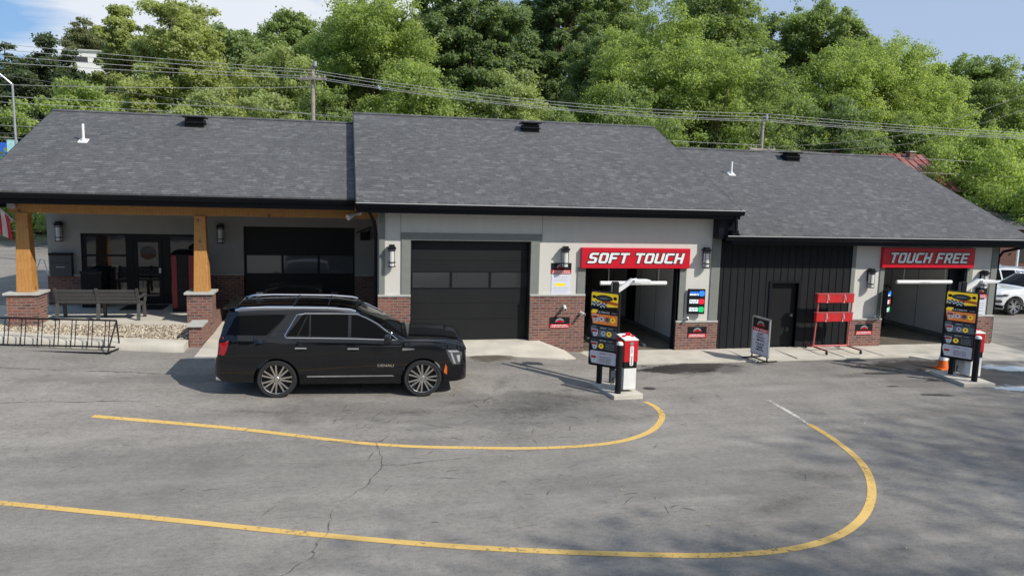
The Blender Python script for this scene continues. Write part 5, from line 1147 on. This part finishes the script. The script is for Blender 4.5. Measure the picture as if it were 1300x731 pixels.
s=empty('blue_sign','blue pylon sign with pale edge beyond the left roof edge','sign',(-23.3,60,.7)); MB().box(-1.6,.3,-.15,.15,4.2,6.2).build('sign_panel','blue',s); MB().box(.3,.9,-.15,.15,4.9,6.4).build('sign_panel',simple('pale_cyan',(.35,.6,.62),.4),s); MB().box(-1.2,-1,-.1,.1,0,4.2).box(.0,.2,-.1,.1,0,4.2).build('post','galvanised',s)
s=empty('sign_pole','thin white pole in front of the brown low building','pole',(34.5,33,0)); MB().tube([(0,0,0),(0,0,2.3)],.06,10).build('pole','white_plastic',s,smooth=True); MB().box(-.12,.12,-.05,.05,2.3,2.36).build('cap','white_plastic',s)
# ------------------------------------------------------------------ TREES
def leaf_mesh(name,cent,rad,n,leaf,seed,flat=.7,tone_base=None,droop=0.):
    """cent (m,3), rad (m,) clump centres/radii; n leaves in total"""
    rg=np.random.default_rng(seed); m=len(cent); w=rad**2; w=w/w.sum()
    ci=rg.choice(m,size=n,p=w); d=rg.normal(size=(n,3)); d/=np.linalg.norm(d,axis=1)[:,None]
    d[:,2]=np.where(rg.random(n)<.7,np.abs(d[:,2]),d[:,2])
    rr=rg.random(n)**.38; p=cent[ci]+d*(rad[ci]*rr)[:,None]*np.array([1,1,flat]); p[:,2]-=droop*rad[ci]*(rr**2)*(1-np.abs(d[:,2]))
    p+=rg.normal(size=(n,3))*rad[ci][:,None]*.22
    nr=d*.75+np.array([0,0,.45])+rg.normal(size=(n,3))*.55; nr/=np.linalg.norm(nr,axis=1)[:,None]
    t=np.cross(nr,rg.normal(size=(n,3))); t/=np.linalg.norm(t,axis=1)[:,None]; b=np.cross(nr,t)
    sz=leaf*(.6+.8*rg.random(n))[:,None]
    V=np.empty((n,4,3)); V[:,0]=p-t*sz*.5; V[:,1]=p+b*sz*.34; V[:,2]=p+t*sz*.5; V[:,3]=p-b*sz*.34
    me=bpy.data.meshes.new(name); me.vertices.add(n*4); me.vertices.foreach_set('co',V.astype(np.float32).ravel())
    me.loops.add(n*4); me.loops.foreach_set('vertex_index',np.arange(n*4,dtype=np.int32)); me.polygons.add(n); me.polygons.foreach_set('loop_start',np.arange(0,n*4,4,dtype=np.int32)); me.polygons.foreach_set('loop_total',np.full(n,4,dtype=np.int32))
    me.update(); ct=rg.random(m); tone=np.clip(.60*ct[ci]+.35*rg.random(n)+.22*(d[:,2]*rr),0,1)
    at=me.attributes.new('tone','FLOAT','FACE'); at.data.foreach_set('value',tone.astype(np.float32)); return me
def tree(x,y,zb,h,r,kind,tone,seed,label,n=34000,name='broadleaf_tree',leaf=None,base=.30,puff=1.):
    rg=random.Random(seed); s=empty(name,label,'tree',(x,y,zb),group='trees behind the car wash')
    c=[];rad=[];limbs=[]
    if kind=='c':
        name='conifer_tree'; s.name=name; z=h*.12
        while z<h*.98:
            rr=r*1.15*(1-(z/h))**.8+.25; k=max(3,int(rr*4.5)); ph=rg.uniform(0,6)
            for i in range(k):
                a=ph+6.283*i/k+rg.uniform(-.25,.25); q=rr*rg.uniform(.55,1.); c.append((q*math.cos(a),q*math.sin(a),z-.25*q+rg.uniform(-.2,.2))); rad.append(rg.uniform(.4,.75)*(.5+.5*rr/r))
            z+=.62
        flat=.45
    else:
        airy=kind=='a'; cz=h*(base+(1-base)*.5); az=h*(1-base)*.5; m=int((70 if not airy else 62)*(r/3)**.7*(az/5)**.5)
        # lobes first : 6-9 big masses give the uneven outline
        lobes=[]
        for i in range(rg.randint(8,11)):
            a=rg.uniform(0,6.283); e=rg.uniform(-.8,1.); q=math.sqrt(max(0,1-e*e)); rr=rg.uniform(.45,.72)
            lobes.append((r*rr*q*math.cos(a),r*rr*q*math.sin(a),cz+az*.70*e,rg.uniform(.36,.52)*r))
        lobes.append((rg.uniform(-.2,.2)*r,0,cz+az*.70,.40*r)); lobes.append((0,0,cz-.1*az,.55*r)); lobes.append((.2*r,0,cz+.35*az,.5*r))
        m=int((200 if airy else 270)*(r/3.5)**1.6*(az/5)**.5); m=max(min(m,760),170)
        for i in range(m):
            lx,ly,lz,lr=rg.choice(lobes); a=rg.uniform(0,6.283); e=rg.uniform(-.8,1.); q=math.sqrt(1-e*e); f=rg.choice((rg.uniform(.25,.9),rg.uniform(.8,1.2),rg.uniform(.9,1.3)))
            c.append((lx+lr*f*q*math.cos(a),ly+lr*f*q*math.sin(a),lz+lr*f*e*1.15)); rad.append(rg.choice((.3,.42,.55,.8))*(.85 if airy else 1.)*(.62+.10*r))
        flat=.62
    cent=np.array(c); rad=np.array(rad)*puff
    # trunk and limbs
    mb=MB(); tr=.05*r+.09; bend=[(0,0,0),(rg.uniform(-.1,.1),0,h*.25),(rg.uniform(-.25,.25),rg.uniform(-.2,.2),h*.5),(rg.uniform(-.3,.3),0,h*.75),(0,0,h*.95)]
    mb.tube(bend,[tr*1.2,tr,tr*.75,tr*.42,tr*.1],10); nl=16 if kind!='c' else 0
    for i in rg.sample(range(len(c)),min(nl,len(c))):
        t=c[i]; z0=max(h*.22,t[2]*rg.uniform(.5,.75)); mb.tube([(0,0,z0),(t[0]*.4,t[1]*.4,z0+(t[2]-z0)*.5+.2),(t[0]*.75,t[1]*.75,t[2]*.97),t],[tr*.5,tr*.3,tr*.17,tr*.06],6)
    mb.build('trunk','bark',s,smooth=True)
    lf=leaf or (.23 if kind!='c' else .2)
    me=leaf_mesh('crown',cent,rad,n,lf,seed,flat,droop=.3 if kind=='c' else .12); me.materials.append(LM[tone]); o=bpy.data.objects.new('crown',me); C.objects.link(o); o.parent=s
    return s
TR=[(-27.6,72.5,0.6,15.6,3.2,'c','dk','dark drooping conifer at the far left edge'),
(-24.0,71.5,0.6,15.6,2.7,'b','dk','dark rounded tree right of the far left conifer'),
(-25.9,70.0,0.6,12.9,2.7,'b','dk','dark low tree behind the street light pole'),
(-32.9,112.0,9.6,15.2,3.0,'b','ol','dark hilltop tree behind the flat white building'),
(-18.2,71.0,2.2,17.6,2.1,'a','ye','slender tall tree with sparse twigs against the sky at upper left'),
(-10.2,52.0,1.0,15.6,3.0,'a','ye','tall yellow green tree reaching the top edge at left'),
(-11.9,49.0,0.3,11.0,2.6,'a','ye','loose yellow green tree below the tall left tree'),
(-14.6,47.0,0.0,9.7,2.5,'b','br','low bright green tree above the left roof rake'),
(-9.5,70.0,5.7,11.6,3.3,'b','mi','mid green tree behind the tall yellow green tree'),
(-4.6,54.0,1.6,12.2,3.2,'b','pa','pale sage green rounded tree left of the utility pole'),
(-4.5,76.0,7.3,13.3,3.3,'b','mi','mid green tree top on the skyline left of the utility pole'),
(-1.2,50.0,0.5,10.6,2.0,'b','mi','small green tree directly behind the utility pole'),
(2.1,56.0,2.1,15.7,4.2,'b','br','large bright green maple right of the utility pole'),
(-1.0,62.0,3.6,12.8,3.2,'b','mi','green tree between the pale tree and the large maple'),
(4.3,50.0,0.5,12.0,2.6,'b','br','bright tree low in front of the large left maple'),
(7.8,74.0,6.8,14.2,3.2,'b','ol','olive tree in the gap between the maple and the tall dark tree'),
(9.8,60.0,3.1,18.5,3.9,'a','dm','tallest dark green tree with sky gaps near the middle'),
(11.1,49.0,0.3,12.6,2.6,'b','pa','rounded pale yellow green tree in front of the tall dark tree'),
(6.9,50.0,0.5,10.6,2.4,'b','mi','low green tree right above the middle roof ridge'),
(18.3,66.0,4.7,18.7,3.8,'a','dm','airy dark tree with open limbs against the sky'),
(18.8,58.0,2.6,13.7,3.2,'b','dm','dark green tree under the airy open tree'),
(26.5,78.0,7.8,19.8,5.0,'b','mi','distant tall tree behind the large right maple'),
(22.5,55.0,1.8,16.5,4.6,'b','br','broad bright green maple left of the right pole'),
(31.6,64.0,4.2,18.9,5.0,'b','mi','tall mid green tree reaching the top edge right of the middle'),
(25.2,50.0,0.5,13.6,4.0,'b','br','bright spreading tree just left of the thin right pole'),
(18.2,48.0,0.0,11.6,2.8,'b','mi','low tree above the right end of the middle roof'),
(29.0,50.0,0.5,12.6,3.6,'b','mi','green tree just right of the thin right pole'),
(44.0,68.0,5.2,17.4,5.4,'a','mi','feathery tall tree standing out against the right sky'),
(38.3,56.0,2.1,13.8,4.2,'b','br','bright dense maple above the right roof vent'),
(45.2,58.0,2.6,14.4,5.2,'b','br','big domed maple left of the far right skyline dip'),
(34.3,48.0,0.0,11.2,2.7,'b','dm','dark low tree behind the right roof ridge'),
(51.3,60.0,2.8,12.9,3.2,'b','br','small domed tree right of the big domed maple'),
(65.3,70.0,3.8,14.9,4.9,'b','mi','tree on the far right skyline, second from the edge'),
(73.6,72.0,3.3,12.8,4.6,'b','mi','tree cut by the right edge on the skyline'),
(41.9,44.0,0.0,8.6,3.3,'b','lt','low light green tree right of the red metal roof'),
(48.3,46.0,0.0,9.4,3.4,'b','lt','light green tree at the right edge behind the low wires'),
(43.0,53.0,0.5,10.1,3.0,'b','mi','green tree between the red metal roof and the domed maples'),
(42.1,40.0,0.0,6.3,2.6,'b','lt','shrubby light green tree below the low wires at right'),
(-8.2,47.0,0.0,9.9,2.3,'b','pa','low pale tree above the left roof vent'),
(-4.8,47.0,0.0,10.1,2.0,'b','pa','low pale tree just left of the utility pole base'),
(17.2,85.0,9.6,14.0,5.0,'b','dm','dark tree far back between the two tall airy trees'),
(-24.4,80,1.3,14.2,2.6,'b','mi','green tree just below the flat white hilltop building'),
(-13.4,62,2.4,11.2,2.4,'b','pa','pale tree in the gap behind the two tall yellow green trees'),
(-27.2,82,1.3,14.0,2.8,'b','dk','dark tree at the left foot of the hilltop building'),
(-21.6,79,1.1,14.6,2.4,'b','ye','yellow green tree at the right foot of the hilltop building'),
(12.6,46.0,0.0,10.0,2.3,'b','mi','low green tree above the middle roof vent')]
for i,(x,y,zb,h,r,k,t,lab) in enumerate(TR):
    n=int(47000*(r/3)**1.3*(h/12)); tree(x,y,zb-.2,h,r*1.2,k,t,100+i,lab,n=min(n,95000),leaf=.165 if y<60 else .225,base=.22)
# wood that fills the slope behind the individual trees (reads as one mass)
rg=random.Random(77); c=[];rad=[]
for i in range(900):
    x=rg.uniform(-60,95); y=rg.uniform(50,112); c.append((x,y,hill(x,y)+rg.uniform(0.5,6.5)*(1 if x<50 else .7))); rad.append(rg.uniform(1.3,2.2))
me=leaf_mesh('hill_wood',np.array(c),np.array(rad),260000,.38,5,.8); me.materials.append(LM['mi']); o=bpy.data.objects.new('hill_wood',me); C.objects.link(o); tag(o,'dense green woodland covering the slope behind the trees','woodland',kind='stuff')
# small shrub on the far verge and right side
def shrub(x,y,z,r,h,tone,label,seed,n=5000):
    s=empty('shrub',label,'shrub',(x,y,z)); rg=random.Random(seed); c=[(rg.uniform(-.6,.6)*r,rg.uniform(-.6,.6)*r,rg.uniform(.25,.8)*h) for _ in range(22)]; me=leaf_mesh('foliage',np.array(c),np.full(22,r*.42),n,.12,seed,.9); me.materials.append(LM[tone]); o=bpy.data.objects.new('foliage',me); C.objects.link(o); o.parent=s
    MB().tube([(0,0,0),(0,0,h*.5)],[.06,.03],6).build('stem','bark',s)
shrub(-22.0,60.5,.8,.75,1.0,'lt','small round green shrub on the far left verge',1)
shrub(34.2,37,.0,1.2,2.3,'mi','green shrub between the brown building and the right wall end',2)
# trees outside the frame: they shade the lower right of the lot and show in the car's paint
OFF=[(33,-9.,0,25,6.2,'a','mi','tall tree beside the lot, right of the camera'),(37.8,-4.8,0,24,6.0,'a','mi','second tree beside the lot, right of the camera'),(28.,-14,0,24,5.4,'a','br','tree standing behind the camera on the right'),(43.5,-2.0,0,24,5.6,'a','mi','third tree beside the lot, farthest to the right of the camera')]
for i,(x,y,zb,h,r,k,t,lab) in enumerate(OFF): tree(x,y,zb,h,r,k,t,300+i,lab,n=11500,leaf=.22,base=.62,puff=2.3)
tree(22.2,-11.2,0,22,4.2,'a','mi',309,'shorter tree behind the camera with a high small crown',n=6500,leaf=.22,base=.75,puff=2.0)
far0=tree(-12,-22,0,11,4.5,'b','dm',400,'dark tree of the row behind the camera',n=9000,leaf=.5,base=.15)
for i,(x,y) in enumerate(((-22,-20),(-3,-24),(7,-22),(30,-20),(40,-8),(-30,-10),(-34,4))):
    o=copy_tree(far0); o.location=(x,y,0); o.rotation_euler=(0,0,i*1.3)
# ------------------------------------------------------------------ SKY + SUN + CAMERA
w=bpy.data.worlds.new('World'); sc.world=w; w.use_nodes=True; nt=w.node_tree; bg=nt.nodes['Background']
sky=nt.nodes.new('ShaderNodeTexSky'); sky.sky_type='NISHITA'; sky.sun_disc=False; SUN_EL=R(40.5); SUN_AZ=math.atan2(.743,-.669)
sky.sun_elevation=SUN_EL; sky.sun_rotation=SUN_AZ; sky.air_density=1.0; sky.dust_density=.6; sky.ozone_density=1.2; sky.altitude=200
tc=nt.nodes.new('ShaderNodeTexCoord'); mp=nt.nodes.new('ShaderNodeMapping'); mp.inputs['Scale'].default_value=(1.6,1.6,6.5); mp.inputs['Location'].default_value=(.35,.1,.15); L(nt,tc.outputs['Generated'],mp.inputs[0])
nz=noise(nt,mp.outputs[0],1.5,8,.58,.4); sx=nt.nodes.new('ShaderNodeSeparateXYZ'); L(nt,tc.outputs['Generated'],sx.inputs[0])
side=ramp(nt,math_(nt,'ADD',sx.outputs[0],.5),[(.12,.0),(.26,.24),(.60,.22),(.74,0.)])
cl=ramp(nt,math_(nt,'ADD',nz,math_(nt,'SUBTRACT',side,.10)),[(.50,0.),(.64,1.)])
hz=mixc(nt,ramp(nt,math_(nt,'ADD',sx.outputs[0],.5),[(.1,.55),(.9,.75)]),sky.outputs[0],mixc(nt,ramp(nt,math_(nt,'ADD',sx.outputs[0],.5),[(.1,0.),(.8,1.)]),(2.3,5.1,9.8),(5.0,6.3,8.7))); col=mixc(nt,math_(nt,'MULTIPLY',cl,.85),hz,(9.3,9.5,9.9)); L(nt,col,bg.inputs['Color']); bg.inputs['Strength'].default_value=.097
sl=bpy.data.lights.new('sun','SUN'); sl.energy=5.0; sl.angle=R(.53); sl.color=(1,.95,.87); so=bpy.data.objects.new('sun',sl); C.objects.link(so)
sd=Vector((.743*math.cos(SUN_EL),-.669*math.cos(SUN_EL),math.sin(SUN_EL))); so.rotation_euler=sd.to_track_quat('Z','Y').to_euler(); so.location=(20,-20,30)
cam=bpy.data.cameras.new('camera'); co=bpy.data.objects.new('camera',cam); C.objects.link(co); sc.camera=co
yaw,pit,rol=R(12.55),R(-7.32),R(1.51)
f=Vector((math.sin(yaw)*math.cos(pit),math.cos(yaw)*math.cos(pit),math.sin(pit))); r_=Vector((math.cos(yaw),-math.sin(yaw),0)); u=r_.cross(f)
r2=r_*math.cos(rol)+u*math.sin(rol); u2=-r_*math.sin(rol)+u*math.cos(rol)
m=Matrix((r2,u2,-f)).transposed().to_4x4(); m.translation=(0,0,4.5); co.matrix_world=m
cam.sensor_width=36; cam.lens=960/1300*36; cam.clip_end=2000; cam.clip_start=.1
sc.view_settings.view_transform='Standard'; sc.view_settings.look='None'; sc.view_settings.exposure=0; sc.view_settings.gamma=1
